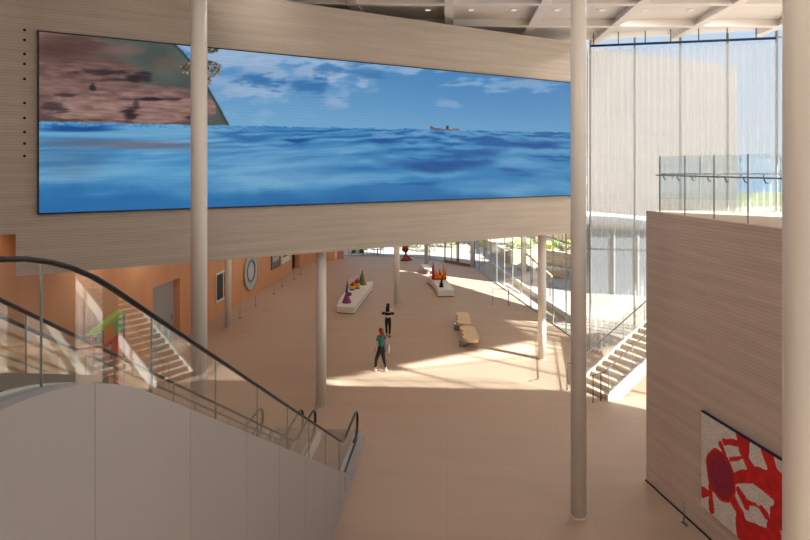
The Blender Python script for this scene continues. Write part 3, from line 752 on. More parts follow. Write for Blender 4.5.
# ------------------------------------------------------------------ art on the terracotta wall
def panel(m, y0, y1, z0, z1, o0, o1):
    m.prism([(ox(y0) + o0, y0), (ox(y1) + o0, y1), (ox(y1) + o1, y1), (ox(y0) + o1, y0)], z0, z1)
def framed(name, label, y0, y1, z0, z1, fr, parts, fw=.07):
    r = empty(name, (ox(y0), y0, z0)); tag(r, label, 'picture')
    m = MB(); panel(m, y0, y1, z1 - fw, z1, .0, .07); panel(m, y0, y1, z0, z0 + fw, 0, .07); panel(m, y0, y0 + fw, z0 + fw, z1 - fw, 0, .07); panel(m, y1 - fw, y1, z0 + fw, z1 - fw, 0, .07)
    m.build('frame', fr, r)
    for i, (a, b, c, d_, mt, o) in enumerate(parts):
        m = MB(); panel(m, y0 + a * (y1 - y0), y0 + b * (y1 - y0), z0 + c * (z1 - z0), z0 + d_ * (z1 - z0), .01 + o, .04 + o); m.build(('mat_board', 'image', 'inner_image', 'divider')[i % 4], mt, r)
cm('print_dark', (58, 52, 50), var=.6, scale=14); cm('print_grey', (120, 118, 118), var=.4, scale=9); cm('mat_grey', (188, 182, 176)); cm('bronze_wood', (128, 88, 60))
framed('framed_diptych', 'white-framed pair of tall dark panels on the terracotta wall', 31.95, 33.95, .8, 2.35, 'white',
       [(.03, .97, .04, .96, 'white', 0), (.07, .47, .07, .93, 'print_dark', .005), (.53, .93, .07, .93, 'print_dark', .005)])
framed('framed_print', 'grey framed print with dark figure, beside the round artwork', 41.0, 42.9, 1.0, 3.1, 'bronze_wood',
       [(.03, .97, .03, .97, 'print_grey', 0), (.16, .84, .22, .9, 'mat_grey', .006), (.36, .64, .38, .75, 'print_dark', .012)])
framed('framed_print', 'white-matted framed print nearest the dark doorway', 43.2, 45.2, 1.05, 3.0, 'white',
       [(.03, .97, .03, .97, 'white', 0), (.16, .84, .2, .9, 'print_grey', .006), (.32, .6, .35, .7, 'print_dark', .012)])
rr = empty('round_artwork', (ox(37.1), 37.1, 1.6)); tag(rr, 'large round relief of pale concentric rings on the terracotta wall', 'artwork')
dW = Vector((.1025, .9947, 0)); nW = Vector((.9947, -.1025, 0)); cW = Vector((ox(37.1), 37.1, 1.62))
cm('ring_gold', (176, 150, 96)); cm('ring_mint', (184, 196, 186)); cm('ring_blue', (150, 180, 204)); cm('ring_brown', (140, 96, 70)); cm('ring_lilac', (196, 200, 220))
for i, (ra, rb, mt, th, nm) in enumerate(((1.12, 1.18, 'ring_gold', .10, 'rim'), (.82, 1.12, 'ring_mint', .08, 'outer_ring'), (.66, .82, 'ring_blue', .06, 'middle_ring'), (.58, .66, 'ring_brown', .09, 'inner_band'), (.0, .58, 'ring_lilac', .05, 'centre_disc'))):
    m = MB(); n = 48; vs = []
    for rad, o in ((ra, 0.005), (ra, th), (rb, th), (rb, 0.005)):
        for j in range(n):
            g = 2 * pi * j / n; vs.append(cW + nW * o + dW * cos(g) * max(rad, .001) + Vector((0, 0, sin(g) * max(rad, .001))))
    m.add(vs, [(k * n + j, k * n + (j + 1) % n, ((k + 1) % 4) * n + (j + 1) % n, ((k + 1) % 4) * n + j) for k in range(4) for j in range(n)])
    m.build(nm, mt, rr)

# colourful freestanding panel sculpture beside the escalators
y0, y1 = 20.2, 22.0
def xs_(y): return at(97, 20.4)[0] + .103 * (y - 20.4)
cs = empty('colour_block_sculpture', (xs_(y0), y0, 0)); tag(cs, 'tall multicoloured geometric panel sculpture seen through the escalator glass', 'sculpture')
def tri(pts, mt, nm, th=.12, o=0):
    m = MB(); n = len(pts)
    vs = [(xs_(y0 + a * (y1 - y0)) + o, y0 + a * (y1 - y0), b) for a, b in pts] + [(xs_(y0 + a * (y1 - y0)) + o - th, y0 + a * (y1 - y0), b) for a, b in pts]
    m.add(vs, [tuple(range(n)), tuple(range(n, 2 * n))[::-1]] + [(i, n + i, n + (i + 1) % n, (i + 1) % n) for i in range(n)]); m.build(nm, mt, cs)
for k, c in dict(c_lime=(150, 190, 60), c_brown=(84, 66, 48), c_orange=(236, 130, 30), c_green=(110, 180, 100), c_red=(214, 60, 36), c_blue=(70, 110, 190), c_sky=(130, 170, 210), c_pink=(214, 150, 150), c_purple=(100, 80, 140)).items(): cm(k, c, var=.03)
Hs = 2.75
tri([(0, 2.32), (1, 2.62), (1, 2.8), (0, 2.4)], 'c_lime', 'top_band', .3)
tri([(.04, 1.9), (.32, 1.9), (.32, 2.36), (.04, 2.3)], 'c_brown', 'brown_block'); tri([(.32, 1.9), (.66, 1.95), (.66, 2.5), (.32, 2.4)], 'c_orange', 'orange_block'); tri([(.66, 2.0), (.97, 2.1), (.97, 2.6), (.66, 2.5)], 'c_green', 'green_block')
tri([(0, 1.72), (1, 1.98), (1, 2.1), (0, 1.86)], 'c_red', 'red_bar', .16); tri([(0, 1.75), (.05, 1.75), (.05, 2.35), (0, 2.35)], 'c_red', 'red_post', .16)
tri([(.0, 1.05), (.45, 1.05), (.2, 1.75), (.0, 1.7)], 'c_sky', 'sky_block'); tri([(.2, 1.72), (.45, 1.05), (.6, 1.8)], 'c_pink', 'pink_block'); tri([(.6, 1.0), (.97, 1.05), (.97, 1.98), (.6, 1.88)], 'c_red', 'red_block')
tri([(.0, .55), (.5, .55), (.5, 1.05), (.0, 1.05)], 'c_pink', 'pink_block'); tri([(.5, .5), (.97, .5), (.97, 1.05), (.5, 1.05)], 'c_orange', 'orange_block')
tri([(.0, 0), (.45, 0), (.45, .55), (.0, .55)], 'c_blue', 'blue_block'); tri([(.45, 0), (.97, 0), (.97, .5), (.45, .5)], 'c_red', 'red_block')
tri([(.97, 0), (1.04, 0), (1.04, 2.66), (.97, 2.62)], 'c_purple', 'purple_post', .3)

# ------------------------------------------------------------------ plinths, sculptures, benches
def traced(pts, z): return [fl(px, py, z)[:2] for px, py in pts]
def plinth(pts, h, label):
    p = traced(pts, h); c = (sum(q[0] for q in p) / len(p), sum(q[1] for q in p) / len(p))
    r = empty('curved_plinth', (c[0], c[1], 0)); tag(r, label, 'plinth')
    MB().prism([(c[0] + (x - c[0]) * .985, c[1] + (y - c[1]) * .985) for x, y in p], 0, .05).build('recessed_base', 'steel', r)
    MB().prism(p, .05, h).build('body', 'white', r); return r
def z1p(x, y): return (335 + x / 10.8, 270 + y / 10.8)
plinth([z1p(*q) for q in ((20, 390), (32, 350), (50, 310), (85, 265), (130, 215), (185, 165), (250, 132), (330, 126), (408, 126), (402, 165), (365, 200), (325, 250), (285, 300), (245, 355), (212, 402), (110, 398))], .38, 'long curved white plinth with small colourful sculptures, left of the slim column')
def z2p(x, y): return (410 + x / 12, 255 + y / 12)
plinth([z2p(*q) for q in ((208, 262), (235, 248), (300, 246), (370, 262), (430, 292), (480, 345), (528, 418), (430, 420), (335, 422), (325, 385), (300, 340), (262, 300))], .42, 'curved white plinth holding the flame-like sculpture, near the sun strip')
def cone_sculpture(px, py, z, h, r, label, cols, name='cone_sculpture'):
    x, y, _ = fl(px, py, z); t = empty(name, (x, y, z)); tag(t, label, 'sculpture')
    n = len(cols)
    MB().lathe([(r * 1.1, 0), (r * 1.1, .02)], (x, y, z), 16).build('foot', 'black', t)
    for i, c in enumerate(cols):
        a0, a1 = 2 * pi * i / n, 2 * pi * (i + 1) / n; k = 6; vs = [(x, y, z + h), (x, y, z + .02)]
        for j in range(k + 1):
            g = a0 + (a1 - a0) * j / k + .5; rr_ = r * (1 + .12 * sin(g * 3)); vs.append((x + rr_ * cos(g), y + rr_ * sin(g), z + .02))
        m = MB().add(vs, [(0, 2 + j, 3 + j) for j in range(k)] + [(1, 3 + j, 2 + j) for j in range(k)] + [(0, 1, 2), (0, 2 + k, 1)]); m.build('facet', c, t)
    return t
for k, c in dict(s_red=(196, 40, 34), s_blue=(44, 70, 150), s_yellow=(236, 190, 60), s_green=(70, 130, 50), s_orange=(226, 110, 30), s_violet=(110, 70, 130), s_teal=(40, 110, 130)).items(): cm(k, c, var=.12, scale=8)
t = cone_sculpture(346.6, 302.5, .38, .72, .24, 'red and blue angular sculpture at the front of the left plinth', ['s_red', 's_blue', 's_red', 's_violet', 's_red'])
x, y, _ = fl(346.6, 302.5, .38)
MB().tube([(x, y, .9), (x + .04, y, 1.38), (x + .02, y, 1.62)], [.07, .05, .01], 8).build('spire', 's_blue', t)
MB().ball((x + .14, y - .02, .85), (.16, .06, .12), 10, 6).build('side_wing', 's_violet', t)
def lump(px, py, z, w_, h, label, c1, c2, c3):
    x, y, _ = fl(px, py, z); t = empty('small_sculpture', (x, y, z)); tag(t, label, 'sculpture')
    MB().ball((x, y, z + h * .3), (w_, w_ * .6, h * .31), 12, 8, .3, 2).build('body', c2, t)
    MB().ball((x + .02, y, z + h * .62), (w_ * .8, w_ * .5, h * .22), 12, 8, .3, 5).build('crest', c1, t)
    MB().tube([(x + .05, y, z + h * .7), (x + .03, y, z + h)], [.1, .015], 8).build('point', c1, t)
    MB().lathe([(w_ * .9, 0), (w_ * .7, .08)], (x, y, z), 14).build('foot', c3, t)
lump(352.2, 290, .38, .2, .52, 'smaller red and yellow sculpture behind the red and blue one', 's_red', 's_yellow', 's_violet')
lump(356.7, 288.5, .38, .22, .66, 'larger red and yellow sculpture in the middle of the left plinth', 's_red', 's_yellow', 's_violet')
cone_sculpture(362.4, 284.5, .38, .98, .26, 'tall green and red cone at the far end of the left plinth', ['s_red', 's_green', 's_blue', 's_green', 's_orange'])
# white upright shard behind the small figures
x, y, _ = fl(354.5, 286, .38); t = empty('white_shard_sculpture', (x, y + .7, .38)); tag(t, 'white jagged upright sculpture behind the coloured ones', 'sculpture')
m = MB(); q = [(-.5, 0), (-.35, .35), (-.2, .3), (.0, .55), (.12, .5), (.30, .95), (.38, .3), (.4, 0)]
m.add([(x + a, y + .65, .38 + b) for a, b in q] + [(x + a, y + .77, .38 + b) for a, b in q], [tuple(range(8)), tuple(range(8, 16))[::-1]] + [(i, (i + 1) % 8, 8 + (i + 1) % 8, 8 + i) for i in range(8)]); m.build('slab', 'white', t)
# flame sculpture
x, y, _ = fl(439, 279.5, .42); t = empty('flame_sculpture', (x, y, .42)); tag(t, 'orange and red spiky flame sculpture with two tall spires on the right plinth', 'sculpture')
MB().ball((x, y, .42 + .16), (.5, .2, .17), 16, 8, .5, 4).build('base_mass', 's_orange', t)
for dx, h, c in ((-.36, 1.25, 's_red'), (.30, 1.12, 's_orange'), (-.14, .62, 's_orange'), (.06, .72, 's_red'), (.2, .6, 's_yellow'), (-.28, .55, 's_yellow'), (.4, .5, 's_orange')):
    MB().tube([(x + dx, y + dx * .2, .46), (x + dx * 1.05, y, .42 + h * .55), (x + dx * 1.0 - .03, y, .42 + h)], [.13, .075, .008], 8).build('flame', c, t)
MB().tube([(x + .44, y, .46), (x + .47, y, 1.35)], [.05, .008], 6).build('violet_spike', 's_violet', t)
x, y, _ = fl(441.3, 287, .42); t = empty('black_figurine', (x, y, .42)); tag(t, 'small black standing figurine at the front of the right plinth', 'sculpture')
MB().lathe([(.15, 0), (.15, .05), (.1, .12), (.13, .2), (.06, .3)], (x, y, .42), 14).build('base', 'black', t)
MB().tube([(x, y, .7), (x + .05, y, .95), (x + .10, y, 1.12)], [.06, .05, .015], 8).build('torso', 'black', t)
MB().ball((x + .11, y, 1.14), .055, 10, 6).build('head', 'black', t)

# scalloped wooden benches
def zb(x, y): return (450 + x / 12, 305 + y / 12)
def bench(pts, label):
    h = .45; p = traced([zb(*q) for q in pts], h); c = (sum(q[0] for q in p) / len(p), sum(q[1] for q in p) / len(p))
    # round the outline with Catmull-Rom
    q = []; n = len(p)
    for i in range(n):
        a, b, c_, d_ = (Vector(p[(i + k) % n]) for k in (-1, 0, 1, 2))
        for s in (0, .34, .67): q.append(tuple(.5 * ((2 * b) + (c_ - a) * s + (2 * a - 5 * b + 4 * c_ - d_) * s * s + (3 * b - a - 3 * c_ + d_) * s ** 3)))
    r = empty('scalloped_bench', (c[0], c[1], 0)); tag(r, label, 'bench', 'wooden benches in the middle of the hall')
    MB().prism([(c[0] + (x - c[0]) * .97, c[1] + (y - c[1]) * .97) for x, y in q], .30, .44).build('seat_edge', 'wood', r)
    MB().prism(q, .38, h).build('seat', 'wood', r)
    ln = max(math.hypot(x - c[0], y - c[1]) for x, y in p)
    for k in (-.42, 0, .42):
        MB().lathe([(.20, 0), (.20, .30)], (c[0] + k * ln * .5, c[1] + k * ln, 0), 18).build('leg', cm('bench_steel', (150, 150, 156), rough=.3, metal=.3), r)
bench(((130, 255), (182, 246), (240, 250), (292, 266), (310, 300), (345, 372), (340, 406), (300, 416), (215, 412), (168, 396), (150, 372), (172, 352), (138, 332), (166, 305), (120, 284)), 'nearer scalloped wooden bench behind the two visitors')
bench(((78, 88), (120, 84), (200, 86), (228, 98), (238, 150), (252, 200), (245, 222), (200, 226), (120, 220), (90, 204), (84, 182), (106, 168), (76, 150), (100, 132), (70, 112)), 'further scalloped wooden bench, toward the glazing')
# low white oval bench
def zo(x, y): return (410 + x / 12, 255 + y / 12)
p = traced([zo(*q) for q in ((125, 112), (160, 108), (210, 118), (250, 138), (262, 158), (255, 176), (225, 178), (180, 165), (145, 142))], .4)
c = (sum(q[0] for q in p) / len(p), sum(q[1] for q in p) / len(p)); r = empty('oval_bench', (c[0], c[1], 0)); tag(r, 'low white oval bench catching the sun, far end of hall', 'bench')
MB().prism(p, .3, .42).build('seat', 'white', r)
MB().prism([(c[0] + (x - c[0]) * .6, c[1] + (y - c[1]) * .6) for x, y in p], 0, .3).build('pedestal', 'wood', r)
# rust red sculpture
x, y, _ = fl(405.5, 260.5); t = empty('rust_red_sculpture', (x, y, 0)); tag(t, 'rust-red sculpture, a globe on a spreading base, far end of hall', 'sculpture')
MB().lathe([(.42, 0), (.40, .12), (.22, .28), (.12, .42)], (x, y, 0), 18).build('base', 'rust', t)
for g in (0, 2.1, 4.2): MB().tube([(x + .55 * cos(g), y + .55 * sin(g), .03), (x + .2 * cos(g), y + .2 * sin(g), .35), (x, y, .5)], [.06, .05, .04], 6).build('foot', 'rust', t)
MB().tube([(x, y, .35), (x, y, .8)], .07, 8).build('stem', 'rust', t)
MB().ball((x, y, 1.0), (.27, .27, .30), 14, 10, .3, 3).build('globe', 'rust', t)

# low barrier posts
def post(x, y, label, h=.45, grp='low barrier posts along the terracotta wall'):
    t = empty('barrier_post', (x, y, 0)); tag(t, label, 'barrier post', grp)
    MB().lathe([(.09, 0), (.09, .010), (.02, .02)], (x, y, 0), 20).build('base', 'chrome', t)
    MB().tube([(x, y, .01), (x, y, h)], .011, 8).build('rod', 'chrome', t)
    MB().ball((x, y, h), .018, 8, 6).build('tip', 'chrome', t)
for (px, py), w_ in zip(((240, 318), (255.5, 306), (274, 294), (282, 287), (294, 279.5), (300.5, 274.5)), ('nearest the twin framed panels', 'below the round artwork', 'between the round artwork and the prints', 'below the grey framed print', 'before the dark doorway', 'last one beyond the dark doorway')):
    x, y, _ = fl(px, py); post(x, y, 'thin low barrier post along the terracotta wall, ' + w_, .55)
x, y, _ = fl(687, 522); post(x - .12, y - .1, 'thin steel barrier post on a round foot by the red painting', .5, 'barrier posts by the red painting')
x, y, _ = fl(661, 487); x -= .25
MB()
x, y, _ = fl(508.6, 306)
t = empty('guard_rail', (x, y, 0)); tag(t, 'thin steel waist-high rail standing on the sunlit floor by the glazing', 'railing')
MB().tube([(x, y, 0), (x, y, .95)], .028, 8).build('post', 'chrome', t); MB().tube([(x - .9, y + .2, .93), (x, y, .93)], .014, 8).build('handrail', 'chrome', t); MB().tube([(x - .9, y + .2, 0), (x - .9, y + .2, .94)], .014, 8).build('post', 'chrome', t)

# ------------------------------------------------------------------ people
def skin(name, joints, links, mat, parent, org, sub=2, root=0):
    me = bpy.data.meshes.new(name); me.from_pydata([j[0] for j in joints], links, []); me.update()
    o = bpy.data.objects.new(name, me); col.objects.link(o); o.parent = parent
    md = o.modifiers.new('skin', 'SKIN'); md.use_smooth_shade = True
    if not me.skin_vertices: me.skin_vertices.new()
    for i, j in enumerate(joints):
        r = j[1] if isinstance(j[1], tuple) else (j[1], j[1])
        me.skin_vertices[0].data[i].radius = r; me.skin_vertices[0].data[i].use_root = (i == root)
    s = o.modifiers.new('smooth', 'SUBSURF'); s.levels = sub; s.render_levels = sub
    me.materials.append(M[mat]); return o
def person(loc, face, height, label, hair_c, top_c, trouser_c, shoe_c, stride, arms, longhair, stripe=None, sleeve=.5):
    """local frame: +Y is the way the person faces, +X their right ... built at 1.7 m then scaled"""
    root = empty('person', loc); root.rotation_euler = (0, 0, face); k = height / 1.70; root.scale = (k, k, k); tag(root, label, 'person')
    hipz = .90; a, b = stride
    LF = Vector((-.09, a, .06)); RF = Vector((.09, b, .06))
    LK = Vector((-.095, a * .55 + .05, .48)); RK = Vector((.095, b * .55 + .05, .48))
    if b < 0: RF.z = .09
    (lel, lha), (rel, rha) = arms
    J = [((0, 0, hipz + .02), (.105, .08)), ((0, .0, 1.08), (.095, .075)), ((0, .01, 1.28), (.145, .095)), ((0, 0, 1.41), (.09, .07)), ((0, .0, 1.47), (.048, .048)), ((0, .02, 1.53), (.05, .055)),
         ((0, .025, 1.595), (.072, .088)), ((0, .015, 1.655), (.062, .075)),
         ((-.08, 0, hipz - .08), (.068, .075)), (tuple(LK), .055), (tuple(LF + Vector((0, 0, .04))), .036), (tuple(LF + Vector((-.01, .13, -.035))), (.036, .022)),
         ((.08, 0, hipz - .08), (.068, .075)), (tuple(RK), .055), (tuple(RF + Vector((0, 0, .04))), .036), (tuple(RF + Vector((.01, .13, -.035))), (.036, .022)),
         ((-.165, 0, 1.385), .048), (lel, .036), (lha, .025), ((.165, 0, 1.385), .048), (rel, .036), (rha, .025)]
    Lk = [(0, 1), (1, 2), (2, 3), (3, 4), (4, 5), (5, 6), (6, 7), (0, 8), (8, 9), (9, 10), (10, 11), (0, 12), (12, 13), (13, 14), (14, 15), (3, 16), (16, 17), (17, 18), (3, 19), (19, 20), (20, 21)]
    # hands: palm and five fingers on each wrist
    for wi, sg in ((18, -1), (21, 1)):
        wv = Vector(J[wi][0]); el = Vector(J[wi - 1][0]); dr = (wv - el).normalized(); sd = Vector((0, 1, 0)) - dr * dr.y; sd.normalize(); inn = dr.cross(sd)
        J.append((tuple(wv + dr * .05), (.03, .018))); pi_ = len(J) - 1; Lk.append((wi, pi_))
        for f, (o_, ln) in enumerate(((-.028, .065), (-.010, .078), (.010, .072), (.027, .058))):
            J.append((tuple(wv + dr * .085 + sd * o_), .0095)); J.append((tuple(wv + dr * (.085 + ln * .6) + sd * o_ * 1.1 + inn * .012 * sg), .0085)); J.append((tuple(wv + dr * (.085 + ln) + sd * o_ * 1.1 + inn * .03 * sg), .007))
            q = len(J); Lk += [(pi_, q - 3), (q - 3, q - 2), (q - 2, q - 1)]
        J.append((tuple(wv + dr * .045 + sd * .042), .011)); J.append((tuple(wv + dr * .08 + sd * .058), .009)); q = len(J); Lk += [(pi_, q - 2), (q - 2, q - 1)]
    skin('body', J, Lk, 'skin', root, loc)
    # face
    MB().tube([(0, .095, 1.605), (0, .118, 1.575), (0, .10, 1.565)], [.008, .014, .008], 6).add([], []).build('nose', 'skin', root, None).matrix_parent_inverse.identity()
    for s_ in (-1, 1):
        for nm, c, r, mt in (('eye', (s_ * .03, .095, 1.607), (.013, .008, .008), 'white'), ('ear', (s_ * .078, .015, 1.59), (.01, .02, .03), 'skin')):
            MB().ball(c, r, 8, 6).build(nm, mt, root)
    MB().ball((0, .098, 1.545), (.024, .008, .007), 8, 6).build('mouth', cm('lip', (170, 90, 84)), root)
    # clothes follow the body
    T = [((0, 0, .90), (.142, .112)), (J[1][0], (.125, .095)), (J[2][0], (.158, .108)), ((0, 0, 1.40), (.11, .082)), (J[16][0], .062), ((-.165, 0, 1.385), .062), (J[19][0], .062)]
    sl = Vector(J[16][0]).lerp(Vector(J[17][0]), 1.0); sr_ = Vector(J[19][0]).lerp(Vector(J[20][0]), 1.0)
    def lim(a_, b_, f): return tuple(Vector(a_).lerp(Vector(b_), f))
    if sleeve <= 1: le, re_ = [(lim(J[16][0], J[17][0], sleeve), .052)], [(lim(J[19][0], J[20][0], sleeve), .052)]
    else: le, re_ = [(J[17][0], .05), (lim(J[17][0], J[18][0], .9), .038)], [(J[20][0], .05), (lim(J[20][0], J[21][0], .9), .038)]
    T = T[:5] + [T[6]]; Lt = [(0, 1), (1, 2), (2, 3), (3, 4), (3, 5)]
    pr = 4
    for v in le: T.append(v); Lt.append((pr, len(T) - 1)); pr = len(T) - 1
    pr = 5
    for v in re_: T.append(v); Lt.append((pr, len(T) - 1)); pr = len(T) - 1
    skin('top', T, Lt, top_c, root, loc)
    if stripe:
        m = MB(); n = 20; vs = []
        for z_, a_, b_ in ((1.13, .172, .135), (1.15, .18, .14), (1.25, .19, .14), (1.27, .182, .135)):
            vs += [(a_ * cos(2 * pi * q / n), .005 + b_ * sin(2 * pi * q / n), z_) for q in range(n)]
        m.add(vs, [(r_ * n + q, r_ * n + (q + 1) % n, (r_ + 1) * n + (q + 1) % n, (r_ + 1) * n + q) for r_ in range(3) for q in range(n)], True).build('stripe', stripe, root)
        for a_, b_ in ((16, 17), (19, 20)):
            MB().tube([lim(J[a_][0], J[b_][0], .5), lim(J[a_][0], J[b_][0], 1.02)], .068, 12).build('sleeve_stripe', stripe, root)
    Q = [((0, 0, hipz + .22), (.118, .09)), ((0, 0, hipz + .02), (.15, .118)), (J[8][0], (.098, .105)), (J[9][0], .066), (lim(J[9][0], J[10][0], .88), .05), (J[12][0], (.098, .105)), (J[13][0], .066), (lim(J[13][0], J[14][0], .88), .05)]
    skin('trousers', Q, [(0, 1), (1, 2), (2, 3), (3, 4), (1, 5), (5, 6), (6, 7)], trouser_c, root, loc)
    for i in (10, 14):
        f = Vector(J[i][0]); m = MB(); m.ball((f.x, f.y + .05, f.z - .055), (.045, .13, .045), 12, 8); m.build('shoe', shoe_c, root)
    # hair
    m = MB(); m.ball((0, -.008, 1.625), (.090, .100, .092), 16, 10)
    m.build('hair', hair_c, root) 
    if longhair:
        skin('hair_length', [((0, -.05, 1.62), (.09, .055)), ((0, -.075, 1.5), (.11, .05)), ((0, -.085, 1.5 - longhair), (.10, .035))], [(0, 1), (1, 2)], hair_c, root, loc)
    return root
# meshes of people are given in local coordinates: build() subtracts the parent's location, so add it back
_b = MB.build
def build_local(s, name, mat, parent=None, at_=None):
    if parent is not None and parent.name.startswith('person'):
        org = Vector(parent.location); s.v = [tuple(Vector(v) + org) for v in s.v]
    return _b(s, name, mat, parent, at_)
MB.build = build_local
cm('hair_auburn', (134, 66, 38), var=.2, scale=30); cm('hair_black', (24, 20, 20), var=.2, scale=30); cm('cloth_teal', (24, 112, 104), var=.1); cm('cloth_white', (224, 218, 212)); cm('cloth_black', (22, 22, 25)); cm('shoe_white', (220, 210, 200)); cm('bag_white', (206, 208, 214))
x, y, _ = fl(381, 372)
p1 = person((x, y, 0), R(48), 1.70, 'person with auburn hair in teal top and black trousers walking with a pale bag', 'hair_auburn', 'cloth_teal', 'cloth_black', 'shoe_white', (.22, -.20),
       (((-.20, .03, 1.12), (-.17, .15, .89)), ((.21, -.06, 1.12), (.20, .02, .86))), .13, None, .62)
cp_, sn = cos(R(48)), sin(R(48))
def loc1(lx, ly, lz): return (x + cp_ * lx - sn * ly, y + sn * lx + cp_ * ly, lz)
t = empty('tote_bag', loc1(.24, -.06, .72)); tag(t, 'pale tote bag hanging at the side of the auburn-haired person', 'bag')
m = MB(); vs = []
for lz, wx, wy in ((.72, .05, .13), (.78, .07, .15), (.95, .06, .155), (1.08, .03, .15)):
    vs += [loc1(.24 - wx * .5, -.06 - wy, lz), loc1(.24 + wx * .5, -.06 - wy, lz), loc1(.24 + wx * .5, -.06 + wy, lz), loc1(.24 - wx * .5, -.06 + wy, lz)]
m.add(vs, [(3, 2, 1, 0), (12, 13, 14, 15)] + [(4 * k + i, 4 * k + (i + 1) % 4, 4 * k + 4 + (i + 1) % 4, 4 * k + 4 + i) for k in range(3) for i in range(4)]); m.build('bag_body', 'bag_white', t)
MB().tube([loc1(.24, -.16, 1.07), loc1(.215, -.10, 1.3), loc1(.15, -.04, 1.46), loc1(.2, .02, 1.3), loc1(.24, .05, 1.07)], .012, 6).build('strap', 'bag_white', t)
x2, y2, _ = fl(388, 337.3)
person((x2, y2, 0), R(-8), 1.58, 'person with long black hair, white top with a black band, seen from behind', 'hair_black', 'cloth_white', 'cloth_black', 'cloth_black', (.10, -.10),
       (((-.27, -.02, 1.16), (-.17, .17, 1.18)), ((.27, -.02, 1.16), (.17, .17, 1.18))), .22, 'cloth_black', 1.5)
MB.build = _b

# ------------------------------------------------------------------ outdoors
# pale brick wing beyond the glass wall
W0, W1 = (11.4, 38.0), (19.6, 36.0)
wg = empty('brick_wing', (W0[0], W0[1], 0)); tag(wg, 'large pale brick wing of the building standing outside the glass wall', 'building')
MB().prism([W0, W1, (20.5, 41.0), (12.4, 41.6)], [4.3, 4.3, 4.3, 4.3], [15.4, 13.9, 14.5, 15.4]).build('upper_wall', 'wing', wg)
MB().prism([(W0[0] + .05, W0[1] + .5), (W1[0] - .1, W1[1] + .5), (20.3, 40.8), (12.5, 41.4)], -.3, 4.3).build('glazed_base', 'glassdk', wg)
for i in range(6):
    q = (i + .2) / 6; x = W0[0] + (W1[0] - W0[0]) * q; y = W0[1] + (W1[1] - W0[1]) * q + .42
    MB().box(x - .04, x + .04, y - .04, y + .1, -.02, 4.3).build('mullion', 'frame', wg)
# flat canopy added along the garden glazing, outline set to bound the sun patch
cn = MB().prism([(7.2, 41.2), (14.25, 28.9), (15.2, 26.0), (8.35, 27.3), (7.82, 28.9), (7.28, 33.6), (6.68, 38.7), (6.4, 40.8)], 5.2, 5.36).build('sun_shaping_canopy', 'white')
tag(cn, 'thin flat white canopy added outside the glass wall to bound the sun patch', 'canopy')

# planted terrace beside the glazing
def shrub(name, c, r, mat, label, cat='shrub', group=None, n=260, leaf=.10):
    t = empty(name, (c[0], c[1], c[2])); tag(t, label, cat, group)
    foliage(t, (c[0], c[1], c[2] + r[2]), r, n, leaf, mat)
    MB().tube([(c[0], c[1], c[2]), (c[0], c[1], c[2] + r[2])], .04, 6).build('stem', 'bark', t)
    return t
def foliage(parent, c, r, n, leaf, mat, name='foliage'):
    vs = []; fs = []
    for i in range(n):
        d = Vector((random.gauss(0, 1), random.gauss(0, 1), random.gauss(0, 1))).normalized(); k = random.uniform(.45, 1.0) * (1 + .25 * noise.noise(d * 2 + Vector(c)))
        p = Vector(c) + Vector((d.x * r[0], d.y * r[1], d.z * r[2])) * k
        a = Vector((random.gauss(0, 1), random.gauss(0, 1), random.gauss(0, 1))).normalized(); b = a.cross(d); b = b.normalized() if b.length > .01 else Vector((1, 0, 0))
        L = leaf * random.uniform(.7, 1.4); o = len(vs); vs += [p - a * L, p + b * L * .5, p + a * L, p - b * L * .5]; fs.append((o, o + 1, o + 2, o + 3))
    return MB().add(vs, fs).build(name, mat, parent)
def tree(c, h, cr, mat, label, lean=0):
    t = empty('garden_tree', c); tag(t, label, 'tree', 'trees in the terrace garden')
    top = (c[0] + lean, c[1], c[2] + h)
    MB().tube([c, (c[0] + lean * .3, c[1], c[2] + h * .5), top], [.11, .08, .04], 8).build('trunk', 'bark', t)
    for g in range(5):
        a = g * 1.256; MB().tube([(c[0] + lean * .6, c[1], c[2] + h * .65), (c[0] + lean + cos(a) * cr * .6, c[1] + sin(a) * cr * .6, c[2] + h + .2)], [.04, .015], 6).build('branch', 'bark', t)
    foliage(t, (top[0], top[1], top[2] + cr * .3), (cr, cr, cr * .8), 900, .13, mat, 'crown')
    return t
def pxw(px, Y, z=0): return at(px, Y, z)
walls = [([(508, 50), (545, 50), (584, 47)], 1.15, 'lowest stone retaining wall of the terrace garden'),
         ([(480, 62), (530, 60), (590, 55)], 2.3, 'middle stone retaining wall of the terrace garden'),
         ([(470, 74), (530, 71), (600, 64)], 3.1, 'highest stone retaining wall of the terrace garden')]
for pl, h, lab in walls:
    m = MB(); P = [at(px, Y)[:2] for px, Y in pl]
    for a, b in zip(P[:-1], P[1:]): m.slab(a, b, .4, -.3, h)
    t = m.build('retaining_wall', 'stonew'); tag(t, lab, 'wall', 'garden retaining walls', 'thing')
for i, (a, b, z) in enumerate((((50, 50, 47), (62, 60, 55), .95), ((62, 60, 55), (74, 71, 64), 2.05), ((74, 71, 64), (96, 92, 86), 2.9))):
    f_ = [(508, 545, 584), (480, 530, 590), (470, 530, 600)]
    f2 = [(480, 530, 590), (470, 530, 600), (460, 530, 600)]
    q = [at(px, Y + .1)[:2] for px, Y in zip(f_[i], a)] + [at(px, Y)[:2] for px, Y in zip(f2[i][::-1], b[::-1])]
    st(MB().prism(q, -.3, z).build('ground_bed', 'soil'))
k = 0
kinds = (('leafd', 'grey-green'), ('leaf', 'bright green'), ('leafy', 'yellowish'))
where = ['by the distant white column', 'left end of the lowest bed', 'above the handrail', 'beside a pale boulder', 'on the lowest bed near the slim column', 'behind the slim column', 'right of the slim column', 'near the tree trunk', 'right end of the lowest bed']
spots = []
